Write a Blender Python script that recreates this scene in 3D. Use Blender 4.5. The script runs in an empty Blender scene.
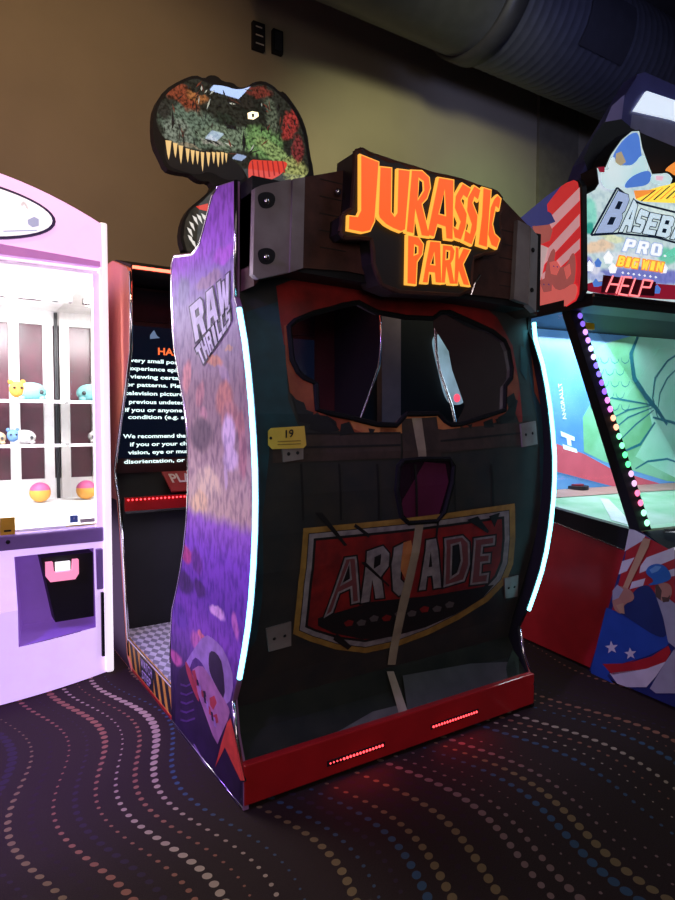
import bpy, bmesh, math, random
from mathutils import Vector, Matrix
from mathutils.geometry import tessellate_polygon
random.seed(7)
S = bpy.context.scene
C = S.collection
R = math.radians

# ---------------------------------------------------------------- camera
FPX, CH, YAW, PIT = 630.0, 1.5, R(32.7), math.atan(27/630)
FW = Vector((math.sin(YAW)*math.cos(PIT), math.cos(YAW)*math.cos(PIT), -math.sin(PIT)))
RT = Vector((math.cos(YAW), -math.sin(YAW), 0)); UP = RT.cross(FW)
cam = bpy.data.cameras.new('camera'); co = bpy.data.objects.new('camera', cam); C.objects.link(co)
cam.sensor_fit = 'VERTICAL'; cam.sensor_height = 24; cam.lens = 24*FPX/900; cam.clip_start = .05
co.location = (0, 0, CH)
co.rotation_euler = Matrix((RT, UP, -FW)).transposed().to_euler()
S.camera = co
S.view_settings.view_transform = 'Standard'; S.view_settings.look = 'None'
S.view_settings.gamma = 1; S.view_settings.use_curve_mapping = False
S.view_settings.exposure = 0.0

# ---------------------------------------------------------------- world and room lights
w = bpy.data.worlds.new('world'); S.world = w; w.use_nodes = True
w.node_tree.nodes['Background'].inputs[0].default_value = (.5, .5, .6, 1)
w.node_tree.nodes['Background'].inputs[1].default_value = 0.02

def lamp(kind, name, loc, to, col, power, size=.5, sizey=None, angle=60, blend=.5):
    l = bpy.data.lights.new(name, kind); o = bpy.data.objects.new(name, l); C.objects.link(o)
    l.energy = power; l.color = col; o.location = loc
    o.rotation_euler = (Vector(to)-Vector(loc)).to_track_quat('-Z', 'Y').to_euler()
    if kind == 'AREA':
        l.size = size
        if sizey: l.shape = 'RECTANGLE'; l.size_y = sizey
    else:
        l.shadow_soft_size = size
    if kind == 'SPOT': l.spot_size = R(angle); l.spot_blend = blend
    return o
# warm down-lights washing the back wall, coloured spots, soft hall light
lamp('SPOT', 'wall_washer', (-.3, 1.2, 5.6), (.5, 6.4, 3.2), (1, .60, .28), 430, .35, angle=80, blend=.7)
lamp('SPOT', 'wall_washer_right', (3.4, 1.8, 5.2), (5.4, 6.4, 3.7), (.95, .95, .58), 600, .3, angle=64, blend=.7)
lamp('SPOT', 'green_spot', (5.2, 3.6, 4.4), (6.6, 6.4, 4.2), (.25, 1, .2), 70, .1, angle=50, blend=1)
lamp('SPOT', 'floor_spot_green', (4.0, .2, 4.5), (2.9, .9, 0), (.65, 1, .3), 60, .1, angle=20, blend=1)
lamp('SPOT', 'violet_fill', (-2.4, 1.6, 3.0), (1.0, 2.8, 1.3), (.52, .30, 1), 420, .2, angle=42, blend=.7)  # unseen spot added in place of the crane's violet neon
lamp('SPOT', 'violet_floor_fill', (-1.4, 2.6, 3.6), (.15, 3.1, 0), (.30, .12, 1), 900, .2, angle=34, blend=1)  # unseen spot added for the crane's violet glow on the carpet
lamp('SPOT', 'duct_blue_spot', (4.2, 1.2, 4.0), (6.6, 5.1, 5.4), (.36, .42, 1), 300, .3, angle=50, blend=.9)
lamp('AREA', 'hall_light', (.6, -1.2, 4.6), (1.6, 3, .8), (1, .80, .72), 9, 2.0)
lamp('AREA', 'arcade_glow', (-.9, -2.9, 2.2), (1.8, 2.2, 1.3), (1, .80, .76), 52, 2.4, 1.6)
lamp('AREA', 'hall_light_right', (4.2, -.6, 4.6), (3.2, 3, .8), (.8, .9, 1), 9, 1.6)
lamp('SPOT', 'flag_fill', (1.6, .6, 4.2), (3.2, 2.0, .5), (.85, .9, 1), 95, .2, angle=24, blend=.8)  # unseen fill, added to brighten the flag panel

# ---------------------------------------------------------------- helpers
def at(px, py, ax, v):
    d = FW + RT*(px-337.5)/FPX - UP*(py-450)/FPX
    t = (v-(CH if ax == 2 else 0))/d[ax]
    return Vector((0, 0, CH)) + d*t

def dirv(px, py): return FW + RT*(px-337.5)/FPX - UP*(py-450)/FPX

MATS = {}
def mat(name, col, rough=.5, metal=0, emit=None, es=1, coat=0, trans=0, noise=None, bump=0, nscale=8, spec=.5, alpha=1):
    """noise = (second colour, amount): procedural mottling"""
    if name in MATS: return MATS[name]
    m = bpy.data.materials.new(name); m.use_nodes = True; MATS[name] = m
    nt = m.node_tree; b = nt.nodes['Principled BSDF']
    def c4(c): return (c[0], c[1], c[2], 1)
    b.inputs['Base Color'].default_value = c4(col)
    b.inputs['Roughness'].default_value = rough; b.inputs['Metallic'].default_value = metal
    b.inputs['Coat Weight'].default_value = coat; b.inputs['Coat Roughness'].default_value = .06
    b.inputs['Transmission Weight'].default_value = trans
    b.inputs['Specular IOR Level'].default_value = spec
    if emit: b.inputs['Emission Color'].default_value = c4(emit); b.inputs['Emission Strength'].default_value = es
    tc = nt.nodes.new('ShaderNodeTexCoord'); n = nt.nodes.new('ShaderNodeTexNoise')
    n.inputs['Scale'].default_value = nscale; n.inputs['Detail'].default_value = 6
    nt.links.new(tc.outputs['Object'], n.inputs['Vector'])
    rp = nt.nodes.new('ShaderNodeValToRGB')
    c2 = noise[0] if noise else tuple(v*.86 for v in col); am = noise[1] if noise else .5
    rp.color_ramp.elements[0].position = .5-.25*am; rp.color_ramp.elements[1].position = .5+.25*am
    rp.color_ramp.elements[0].color = c4(col); rp.color_ramp.elements[1].color = c4(c2)
    nt.links.new(n.outputs['Fac'], rp.inputs['Fac']); nt.links.new(rp.outputs['Color'], b.inputs['Base Color'])
    if emit and noise:
        mx = nt.nodes.new('ShaderNodeMixRGB'); mx.blend_type = 'MULTIPLY'; mx.inputs[0].default_value = 1
        mx.inputs[2].default_value = c4(emit)
        nt.links.new(rp.outputs['Color'], mx.inputs[1]); nt.links.new(mx.outputs[0], b.inputs['Emission Color'])
    if bump:
        bp = nt.nodes.new('ShaderNodeBump'); bp.inputs['Strength'].default_value = bump
        nt.links.new(n.outputs['Fac'], bp.inputs['Height']); nt.links.new(bp.outputs['Normal'], b.inputs['Normal'])
    return m

def art_mat(name, ax, base, blobs, warp=.06, ws=9, fine=((.5, .5, .5), 40, .6), emit=0, rough=.6, ramp=None, stretch=1):
    """a printed picture: soft-edged ink patches (cu, cv, ru, rv, angle, colour) in the surface's own metres"""
    m = bpy.data.materials.new(name); m.use_nodes = True; nt = m.node_tree; N = nt.nodes; Lk = nt.links.new; b = N['Principled BSDF']
    b.inputs['Roughness'].default_value = rough; b.inputs['Specular IOR Level'].default_value = .2
    def M(op, a, b_=None, c=None):
        n = N.new('ShaderNodeMath'); n.operation = op
        for i, v in enumerate((a, b_, c)):
            if v is None: continue
            if isinstance(v, (int, float)): n.inputs[i].default_value = v
            else: Lk(v, n.inputs[i])
        return n.outputs[0]
    tc = N.new('ShaderNodeTexCoord'); sp_ = N.new('ShaderNodeSeparateXYZ'); Lk(tc.outputs['Object'], sp_.inputs[0])
    def nz(sc):
        n = N.new('ShaderNodeTexNoise'); n.inputs['Scale'].default_value = sc; n.inputs['Detail'].default_value = 5
        mp = N.new('ShaderNodeMapping'); mp.inputs['Scale'].default_value = (1, 1, stretch); Lk(tc.outputs['Object'], mp.inputs[0]); Lk(mp.outputs[0], n.inputs['Vector']); return n
    n1 = nz(ws); s2 = N.new('ShaderNodeSeparateColor'); Lk(n1.outputs['Color'], s2.inputs[0])
    if callable(ax): u, v = ax(M, sp_)
    else: u, v = sp_.outputs[ax], sp_.outputs[2]
    u = M('ADD', u, M('MULTIPLY', M('SUBTRACT', s2.outputs[0], .5), warp*2)); v = M('ADD', v, M('MULTIPLY', M('SUBTRACT', s2.outputs[1], .5), warp*2))
    if ramp:
        rp = N.new('ShaderNodeValToRGB'); Lk(M('DIVIDE', v, 2.5), rp.inputs['Fac'])
        rp.color_ramp.elements[0].position = ramp[0][0]/2.5; rp.color_ramp.elements[0].color = (*ramp[0][1], 1)
        rp.color_ramp.elements[1].position = ramp[1][0]/2.5; rp.color_ramp.elements[1].color = (*ramp[1][1], 1)
        for p, c in ramp[2:]: rp.color_ramp.elements.new(p/2.5).color = (*c, 1)
        col = rp.outputs[0]
    else:
        rg = N.new('ShaderNodeRGB'); rg.outputs[0].default_value = (*base, 1); col = rg.outputs[0]
    for cu, cv, ru, rv, an, c in blobs:
        du, dv = M('SUBTRACT', u, cu), M('SUBTRACT', v, cv); ca, sa = math.cos(R(an)), math.sin(R(an))
        a_ = M('DIVIDE', M('ADD', M('MULTIPLY', du, ca), M('MULTIPLY', dv, sa)), ru); b2 = M('DIVIDE', M('SUBTRACT', M('MULTIPLY', dv, ca), M('MULTIPLY', du, sa)), rv)
        d = M('SQRT', M('ADD', M('MULTIPLY', a_, a_), M('MULTIPLY', b2, b2)))
        mr = N.new('ShaderNodeMapRange'); mr.interpolation_type = 'SMOOTHSTEP'; Lk(d, mr.inputs[0]); mr.inputs[1].default_value = 1.2; mr.inputs[2].default_value = .7
        mx = N.new('ShaderNodeMixRGB'); Lk(mr.outputs[0], mx.inputs[0]); Lk(col, mx.inputs[1]); mx.inputs[2].default_value = (*c, 1); col = mx.outputs[0]
    n2 = nz(fine[1]); r2 = N.new('ShaderNodeValToRGB'); r2.color_ramp.elements[0].position = .36; r2.color_ramp.elements[0].color = (*fine[0], 1); r2.color_ramp.elements[1].position = .36+.25*fine[2]; r2.color_ramp.elements[1].color = (1, 1, 1, 1); Lk(n2.outputs['Fac'], r2.inputs['Fac'])
    mx = N.new('ShaderNodeMixRGB'); mx.blend_type = 'MULTIPLY'; mx.inputs[0].default_value = 1; Lk(col, mx.inputs[1]); Lk(r2.outputs[0], mx.inputs[2]); col = mx.outputs[0]
    if emit:
        Lk(col, b.inputs['Emission Color']); b.inputs['Emission Strength'].default_value = emit; b.inputs['Base Color'].default_value = (.01, .01, .01, 1)
    else: Lk(col, b.inputs['Base Color'])
    MATS[name] = m; return m

def pxblob(surf, ox, oy, sc, L_):
    """(x, y, rx, ry, angle, colour) read off the photograph -> metres on the surface"""
    out = []
    for x, y, rx, ry, an, c in L_:
        p = surf.hit(ox+x*sc, oy+y*sc); q = surf.hit(ox+(x+5)*sc, oy+y*sc); r_ = surf.hit(ox+x*sc, oy+(y+5)*sc)
        out.append((p[0], p[1], abs(q[0]-p[0])/5*rx, abs(r_[1]-p[1])/5*ry, an, c))
    return out

def glow(name, col, s): return mat(name, (col[0]*.5, col[1]*.5, col[2]*.5), .4, emit=col, es=s)
def lit(name, col, s, noise=None, nscale=8):      # a back-lit print
    return mat(name, col, .25, emit=((1, 1, 1) if noise else col), es=s, noise=noise, nscale=nscale)

def gls(name, tint=(1, 1, 1), mirror=.08):
    m = bpy.data.materials.new(name); m.use_nodes = True; nt = m.node_tree
    for n in list(nt.nodes): nt.nodes.remove(n)
    o = nt.nodes.new('ShaderNodeOutputMaterial'); mx = nt.nodes.new('ShaderNodeMixShader')
    t = nt.nodes.new('ShaderNodeBsdfTransparent'); g = nt.nodes.new('ShaderNodeBsdfGlossy')
    t.inputs[0].default_value = (*tint, 1); g.inputs['Roughness'].default_value = .03
    lw = nt.nodes.new('ShaderNodeLayerWeight'); lw.inputs[0].default_value = mirror*3
    ml = nt.nodes.new('ShaderNodeMath'); ml.operation = 'MULTIPLY'; ml.inputs[1].default_value = .6
    nt.links.new(lw.outputs['Fresnel'], ml.inputs[0]); nt.links.new(ml.outputs[0], mx.inputs[0])
    nt.links.new(t.outputs[0], mx.inputs[1]); nt.links.new(g.outputs[0], mx.inputs[2]); nt.links.new(mx.outputs[0], o.inputs[0])
    return m

class MB:
    def __init__(s): s.bm = bmesh.new(); s.mats = []; s.cur = 0
    def m(s, mt):
        if mt not in s.mats: s.mats.append(mt)
        s.cur = s.mats.index(mt); return s
    def face(s, vs):
        f = s.bm.faces.new(vs); f.material_index = s.cur; return f
    def poly(s, pts):
        s.face([s.bm.verts.new(p) for p in pts]); return s
    def box(s, lo, hi, bev=0):
        x0, y0, z0 = lo; x1, y1, z1 = hi
        v = [s.bm.verts.new(p) for p in ((x0,y0,z0),(x1,y0,z0),(x1,y1,z0),(x0,y1,z0),(x0,y0,z1),(x1,y0,z1),(x1,y1,z1),(x0,y1,z1))]
        fs = [s.face([v[i] for i in q]) for q in ((3,2,1,0),(4,5,6,7),(0,1,5,4),(1,2,6,5),(2,3,7,6),(3,0,4,7))]
        if bev:
            es = list({e for f in fs for e in f.edges})
            r = bmesh.ops.bevel(s.bm, geom=es, offset=bev, segments=2, affect='EDGES', profile=.5)
            for f in r['faces']: f.material_index = s.cur
        return s
    def loops(s, A, B, capA=True, capB=True):
        """prism between two matching rings of points (triangulated caps)"""
        a = [s.bm.verts.new(p) for p in A]; b = [s.bm.verts.new(p) for p in B]; n = len(a)
        for i in range(n):
            j = (i+1) % n; s.face([a[i], a[j], b[j], b[i]])
        tr = tessellate_polygon([[Vector(p) for p in A]])
        for t in tr:
            if capA: s.face([a[i] for i in t])
            if capB: s.face([b[i] for i in reversed(t)])
        return s
    def prism(s, pts2, ax, a, b):
        """extrude 2D outline along axis ax from a to b"""
        def mk(p, v):
            q = [0, 0, 0]; k = [i for i in range(3) if i != ax]
            q[k[0]], q[k[1]], q[ax] = p[0], p[1], v; return Vector(q)
        return s.loops([mk(p, a) for p in pts2], [mk(p, b) for p in pts2])
    def tube(s, pts, r, n=8, r2=None):
        rings = []; pts = [Vector(p) for p in pts]
        for i, p in enumerate(pts):
            d = (pts[min(i+1, len(pts)-1)]-pts[max(i-1, 0)]).normalized()
            a = d.orthogonal().normalized() if i == 0 else (rings_a - d*rings_a.dot(d)).normalized()
            rings_a = a; b = d.cross(a)
            rr = r if r2 is None else r+(r2-r)*i/(len(pts)-1)
            rings.append([s.bm.verts.new(p+(a*math.cos(2*math.pi*k/n)+b*math.sin(2*math.pi*k/n))*rr) for k in range(n)])
        for q, t in zip(rings, rings[1:]):
            for k in range(n): s.face([q[k], q[(k+1) % n], t[(k+1) % n], t[k]])
        s.face(list(reversed(rings[0]))); s.face(rings[-1]); return s
    def ball(s, c, r, seg=16, sq=(1, 1, 1)):
        M = Matrix.Translation(c) @ Matrix.Diagonal((r*sq[0], r*sq[1], r*sq[2], 1))
        res = bmesh.ops.create_uvsphere(s.bm, u_segments=seg, v_segments=max(6, seg//2), radius=1, matrix=M)
        for v in res['verts']:
            for f in v.link_faces: f.material_index = s.cur; f.smooth = True
        return s
    def grid(s, rows):
        V = [[s.bm.verts.new(p) for p in r] for r in rows]
        for a, b in zip(V, V[1:]):
            for i in range(len(a)-1):
                f = s.face([a[i], a[i+1], b[i+1], b[i]]); f.smooth = True
        return s
    def build(s, name, parent=None, smooth=False, fix=True):
        if fix: bmesh.ops.recalc_face_normals(s.bm, faces=s.bm.faces)
        me = bpy.data.meshes.new(name); s.bm.to_mesh(me); s.bm.free()
        for m_ in s.mats: me.materials.append(m_)
        if smooth:
            for p in me.polygons: p.use_smooth = True
        o = bpy.data.objects.new(name, me); C.objects.link(o)
        if parent: o.parent = parent; o.matrix_parent_inverse = parent.matrix_world.inverted()
        return o

def tag(o, label=None, cat=None, group=None, kind=None):
    if label: o['label'] = label
    if cat: o['category'] = cat
    if group: o['group'] = group
    if kind: o['kind'] = kind
    return o
def empty(name, loc, label, cat, group=None):
    o = bpy.data.objects.new(name, None); C.objects.link(o); o.location = loc
    o.matrix_world = Matrix.Translation(loc)
    return tag(o, label, cat, group)

# surfaces that prints lie on: hit() gives surface coordinates of a sight line, pt() a world point
class Plane:
    curved = False
    def __init__(s, o, u, v, n): s.o, s.u, s.v, s.n = Vector(o), Vector(u), Vector(v), Vector(n)
    def hit(s, px, py):
        d = dirv(px, py); c = Vector((0, 0, CH)); t = (s.o-c).dot(s.n)/d.dot(s.n); p = c+d*t-s.o
        return (p.dot(s.u), p.dot(s.v))
    def pt(s, u, v, off=0): return s.o+s.u*u+s.v*v+s.n*off
class Profile:
    """surface extruded along X with Y a function of Z"""
    curved = True
    def __init__(s, prof): s.p = sorted(prof)
    def Y(s, z):
        p = s.p
        if z <= p[0][0]: return p[0][1]
        for (a, ya), (b, yb) in zip(p, p[1:]):
            if z <= b: return ya+(yb-ya)*(z-a)/(b-a)
        return p[-1][1]
    def hit(s, px, py):
        y = 2.2
        for _ in range(12): q = at(px, py, 1, y); y = s.Y(q.z)
        return (q.x, q.z)
    def pt(s, u, v, off=0): return Vector((u, s.Y(v)-off, v))

def addpoly(mb, surf, loops, off, m, uv=False):
    """printed flat shape on a surface; loops[0] outline, the rest holes"""
    L = [[Vector((*(p if uv else surf.hit(*p)), 0)) for p in l] for l in loops]
    flat = [p for l in L for p in l]
    tmp = bmesh.new(); vs = [tmp.verts.new(p) for p in flat]
    for t in tessellate_polygon(L):
        try: tmp.faces.new([vs[i] for i in t])
        except ValueError: pass
    if surf.curved:
        zs = [p.y for p in flat]; z = math.floor(min(zs)/.06)*.06
        while z < max(zs):
            bmesh.ops.bisect_plane(tmp, geom=tmp.verts[:]+tmp.edges[:]+tmp.faces[:], plane_co=(0, z, 0), plane_no=(0, 1, 0)); z += .06
        for k, _ in surf.p:
            bmesh.ops.bisect_plane(tmp, geom=tmp.verts[:]+tmp.edges[:]+tmp.faces[:], plane_co=(0, k, 0), plane_no=(0, 1, 0))
    mb.m(m); mp = {}
    for v in tmp.verts: mp[v] = mb.bm.verts.new(surf.pt(v.co.x, v.co.y, off))
    for f in tmp.faces:
        mb.face([mp[v] for v in f.verts])
    tmp.free()

def text_mesh(txt, bold=0, shear=0, spacing=1, align='LEFT'):
    c = bpy.data.curves.new('t', 'FONT'); c.body = txt; c.offset = bold; c.shear = shear; c.space_character = spacing
    c.resolution_u = 3; c.align_x = align
    o = bpy.data.objects.new('t', c); C.objects.link(o)
    dg = bpy.context.evaluated_depsgraph_get(); me = bpy.data.meshes.new_from_object(o.evaluated_get(dg))
    vs = [tuple(v.co)[:2] for v in me.vertices]; fs = [tuple(p.vertices) for p in me.polygons]
    bpy.data.objects.remove(o); bpy.data.curves.remove(c); bpy.data.meshes.remove(me)
    return vs, fs
def addtext(mb, surf, txt, quad, off, m, bold=0, shear=0, uv=False, spacing=1):
    """text stretched in a quad (TL, TR, BR, BL)"""
    vs, fs = text_mesh(txt, bold, shear, spacing)
    if not vs: return
    x0 = min(v[0] for v in vs); x1 = max(v[0] for v in vs); y0 = min(v[1] for v in vs); y1 = max(v[1] for v in vs)
    q = [Vector(p if uv else surf.hit(*p)) for p in quad]
    mb.m(m); nv = []
    for x, y in vs:
        a = (x-x0)/(x1-x0); b = (y-y0)/(y1-y0)
        p = (q[3]*(1-a)+q[2]*a)*(1-b)+(q[0]*(1-a)+q[1]*a)*b
        nv.append(mb.bm.verts.new(surf.pt(p.x, p.y, off)))
    for f in fs:
        try: mb.face([nv[i] for i in f])
        except ValueError: pass
def Z(ox, oy, sc, pts): return [(ox+x*sc, oy+y*sc) for x, y in pts]
def ch(pts, it=2):
    """round an organic outline by cutting its corners"""
    if len(pts) < 6: return pts
    for _ in range(it):
        o = []
        for i in range(len(pts)):
            (ax, ay), (bx, by) = pts[i], pts[(i+1) % len(pts)]
            o += [(ax*.75+bx*.25, ay*.75+by*.25), (ax*.25+bx*.75, ay*.25+by*.75)]
        pts = o
    return pts
BLK = {
 'B': [[(0,0),(.8,0),(1,.12),(1,.4),(.88,.5),(1,.6),(1,.88),(.8,1),(0,1)], [(.34,.2),(.66,.2),(.66,.4),(.34,.4)], [(.34,.6),(.66,.6),(.66,.8),(.34,.8)]],
 'A': [[(.25,0),(.75,0),(1,1),(.70,1),(.64,.78),(.36,.78),(.3,1),(0,1)], [(.42,.58),(.58,.58),(.5,.22)]],
 'S': [[(.1,0),(1,0),(1,.24),(.36,.24),(.36,.39),(.9,.39),(1,.5),(1,.9),(.88,1),(0,1),(0,.76),(.64,.76),(.64,.61),(.1,.61),(0,.5),(0,.1)]],
 'E': [[(0,0),(1,0),(1,.23),(.36,.23),(.36,.39),(.85,.39),(.85,.6),(.36,.6),(.36,.77),(1,.77),(1,1),(0,1)]],
 'L': [[(0,0),(.36,0),(.36,.75),(1,.75),(1,1),(0,1)]],
 'P': [[(0,0),(.85,0),(1,.12),(1,.5),(.85,.62),(.36,.62),(.36,1),(0,1)], [(.36,.2),(.66,.2),(.66,.42),(.36,.42)]],
 'R': [[(0,0),(.85,0),(1,.12),(1,.45),(.85,.56),(1,1),(.66,1),(.52,.62),(.34,.62),(.34,1),(0,1)], [(.34,.2),(.66,.2),(.66,.42),(.34,.42)]],
 'O': [[(.15,0),(.85,0),(1,.15),(1,.85),(.85,1),(.15,1),(0,.85),(0,.15)], [(.35,.22),(.65,.22),(.65,.78),(.35,.78)]],
 'G': [[(.15,0),(1,0),(1,.24),(.36,.24),(.36,.76),(.66,.76),(.66,.62),(.5,.62),(.5,.42),(1,.42),(1,1),(.15,1),(0,.85),(0,.15)]],
 'I': [[(.2,0),(.8,0),(.8,1),(.2,1)]],
 'W': [[(0,0),(.26,0),(.34,.6),(.42,.1),(.58,.1),(.66,.6),(.74,0),(1,0),(.85,1),(.6,1),(.5,.55),(.4,1),(.15,1)]],
 'N': [[(0,0),(.3,0),(.68,.55),(.68,0),(1,0),(1,1),(.7,1),(.32,.45),(.32,1),(0,1)]],
 'T': [[(0,0),(1,0),(1,.25),(.68,.25),(.68,1),(.32,1),(.32,.25),(0,.25)]],
 'H': [[(0,0),(.35,0),(.35,.38),(.65,.38),(.65,0),(1,0),(1,1),(.65,1),(.65,.62),(.35,.62),(.35,1),(0,1)]]}
def blocktext(mb, surf, txt, quad, off, m, mo=None, k=1.0, gap=.12, tops=None, bots=None):
    """heavy block lettering stretched in a pixel quad (TL, TR, BR, BL) or per-letter edges, with an outline of width k"""
    n = len(txt)
    for i, c in enumerate(txt):
        if c not in BLK: continue
        if tops: TL, TR, BR, BL_ = [Vector(p) for p in (tops[i], tops[i+1], bots[i+1], bots[i])]
        else:
            q = [Vector(p) for p in quad]; a, b = i/n, (i+1)/n
            TL, TR, BR, BL_ = q[0].lerp(q[1], a), q[0].lerp(q[1], b), q[3].lerp(q[2], b), q[3].lerp(q[2], a)
        f = lambda p: tuple((TL.lerp(TR, p[0]*(1-gap)+gap/2)).lerp(BL_.lerp(BR, p[0]*(1-gap)+gap/2), p[1]))
        L_ = [[f(p) for p in l] for l in BLK[c]]
        if mo: addpoly(mb, surf, [shrink(L_[0], -k)], off, mo)
        addpoly(mb, surf, L_, off+.001, m)
def shrink(pts, k):
    """move an outline inwards by about k"""
    n = len(pts); ar = sum(pts[i][0]*pts[(i+1) % n][1]-pts[(i+1) % n][0]*pts[i][1] for i in range(n))
    sg = 1 if ar > 0 else -1; out = []
    for i in range(n):
        p, a, b = Vector(pts[i]), Vector(pts[i-1]), Vector(pts[(i+1) % n])
        d1 = (p-a).normalized(); d2 = (b-p).normalized()
        n1 = Vector((-d1.y, d1.x)); n2 = Vector((-d2.y, d2.x)); bis = n1+n2
        if bis.length < 1e-6: bis = n1
        bis.normalize(); c = max(.45, bis.dot(n1)); out.append(tuple(p+bis*(sg*k/c)))
    return out

# ---------------------------------------------------------------- materials
black = mat('black_laminate', (.010, .010, .012), .55, spec=.25)
dkpaint = mat('dark_paint', (.022, .024, .028), .45)
chrome = mat('chrome', (.75, .75, .78), .18, 1)
steel = mat('brushed_steel', (.38, .34, .34), .38, .35, noise=((.22, .18, .18), .8), nscale=6)
redpl = mat('red_plastic', (.42, .012, .014), .35, coat=.3)
wood = mat('dark_timber', (.085, .034, .026), .65, spec=.25, noise=((.04, .017, .013), .8), nscale=14, bump=.2)
glass = gls('clear_glass', (.97, .98, 1), .06)

# ================================================================= THE ROOM
def carpet():
    m = bpy.data.materials.new('carpet'); m.use_nodes = True; nt = m.node_tree; N = nt.nodes; Lk = nt.links.new
    b = N['Principled BSDF']; b.inputs['Roughness'].default_value = .95; b.inputs['Specular IOR Level'].default_value = .1
    tc = N.new('ShaderNodeTexCoord'); sp = N.new('ShaderNodeSeparateXYZ'); Lk(tc.outputs['Object'], sp.inputs[0])
    def M(op, a, b_=None, c=None):
        n = N.new('ShaderNodeMath'); n.operation = op
        for i, v in enumerate((a, b_, c)):
            if v is None: continue
            if isinstance(v, (int, float)): n.inputs[i].default_value = v
            else: Lk(v, n.inputs[i])
        return n.outputs[0]
    x, y = sp.outputs[0], sp.outputs[1]
    x0 = M('FLOOR', M('DIVIDE', x, 1.0))
    ph = M('MULTIPLY', M('SUBTRACT', y, 2.55), 2*math.pi/1.3)
    ph2 = M('ADD', ph, M('MULTIPLY', x, .35))
    wob = M('MULTIPLY', M('COSINE', ph2), .075)
    u = M('DIVIDE', M('ADD', x, wob), .078)
    col = M('FLOOR', u); fu = M('SUBTRACT', M('SUBTRACT', u, col), .5)
    wn = N.new('ShaderNodeTexWhiteNoise'); wn.noise_dimensions = '1D'; Lk(col, wn.inputs['W'])
    wn2 = N.new('ShaderNodeTexWhiteNoise'); wn2.noise_dimensions = '1D'; Lk(M('ADD', col, 77.3), wn2.inputs['W'])
    h1, h2 = wn.outputs['Value'], wn2.outputs['Value']
    v = M('ADD', M('DIVIDE', y, .047), M('MULTIPLY', h1, 5))
    fv = M('SUBTRACT', M('SUBTRACT', v, M('FLOOR', v)), .5)
    # distances in metres, the row pitch corrected for the slope of the wave
    dx = M('MULTIPLY', fu, .078); dy = M('MULTIPLY', fv, .047)
    d = M('SQRT', M('ADD', M('MULTIPLY', dx, dx), M('MULTIPLY', dy, dy)))
    sw = M('ADD', .68, M('MULTIPLY', M('SINE', M('ADD', M('MULTIPLY', y, 2.6), M('MULTIPLY', h2, 6.28))), .34))
    rad = M('MULTIPLY', M('ADD', .010, M('MULTIPLY', h2, .012)), sw)
    dot = M('LESS_THAN', d, rad)
    rp = N.new('ShaderNodeValToRGB'); rp.color_ramp.interpolation = 'CONSTANT'; Lk(h1, rp.inputs['Fac'])
    cs = [(0, (.03, .016, .026)), (.24, (.20, .12, .11)), (.36, (.04, .075, .13)), (.5, (.24, .10, .065)), (.6, (.34, .25, .19)), (.74, (.18, .12, .06)), (.86, (.035, .022, .04))]
    rp.color_ramp.elements[0].color = (*cs[0][1], 1); rp.color_ramp.elements[1].position = cs[1][0]; rp.color_ramp.elements[1].color = (*cs[1][1], 1)
    for p, c in cs[2:]:
        e = rp.color_ramp.elements.new(p); e.color = (*c, 1)
    nz = N.new('ShaderNodeTexNoise'); nz.inputs['Scale'].default_value = 260; Lk(tc.outputs['Object'], nz.inputs['Vector'])
    br = N.new('ShaderNodeValToRGB'); Lk(nz.outputs['Fac'], br.inputs['Fac'])
    br.color_ramp.elements[0].color = (.014, .009, .009, 1); br.color_ramp.elements[1].color = (.046, .028, .026, 1)
    mx = N.new('ShaderNodeMixRGB'); Lk(dot, mx.inputs[0]); Lk(br.outputs[0], mx.inputs[1]); Lk(rp.outputs[0], mx.inputs[2])
    Lk(mx.outputs[0], b.inputs['Base Color'])
    bp = N.new('ShaderNodeBump'); bp.inputs['Strength'].default_value = .3; Lk(nz.outputs['Fac'], bp.inputs['Height']); Lk(bp.outputs[0], b.inputs['Normal'])
    return m
X0, X1, Y0, Y1, ZT = -4.5, 10.5, -3.5, 6.4, 6.6
wallm = mat('olive_paint', (.30, .26, .17), .8, noise=((.27, .235, .155), .6), nscale=1.5, bump=.03)
wallp = mat('olive_pilaster', (.17, .15, .095), .8)
ceilm = mat('dark_ceiling', (.02, .02, .022), .9)
tag(MB().m(carpet()).box((X0, Y0, -.1), (X1, Y1, 0)).build('floor'), kind='structure')
tag(MB().m(ceilm).box((X0, Y0, ZT), (X1, Y1, ZT+.1)).build('ceiling'), kind='structure')
tag(MB().m(wallm).box((X0, Y1, -.1), (X1, Y1+.15, ZT)).build('wall_back'), kind='structure')
tag(MB().m(wallm).box((X0-.15, Y0, -.1), (X0, Y1, ZT)).build('wall_left'), kind='structure')
tag(MB().m(wallm).box((X1, Y0, -.1), (X1+.15, Y1, ZT)).build('wall_right'), kind='structure')
a = at(536, 190, 1, Y1); b_ = at(575, 190, 1, Y1)
tag(MB().m(wallp).box((a.x, Y1-.05, 0), (b_.x, Y1, ZT)).build('trim_1'), kind='structure')
tag(MB().m(black).box((X0, Y1-.02, 0), (X1, Y1, .12)).build('baseboard_back'), kind='structure')

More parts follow.
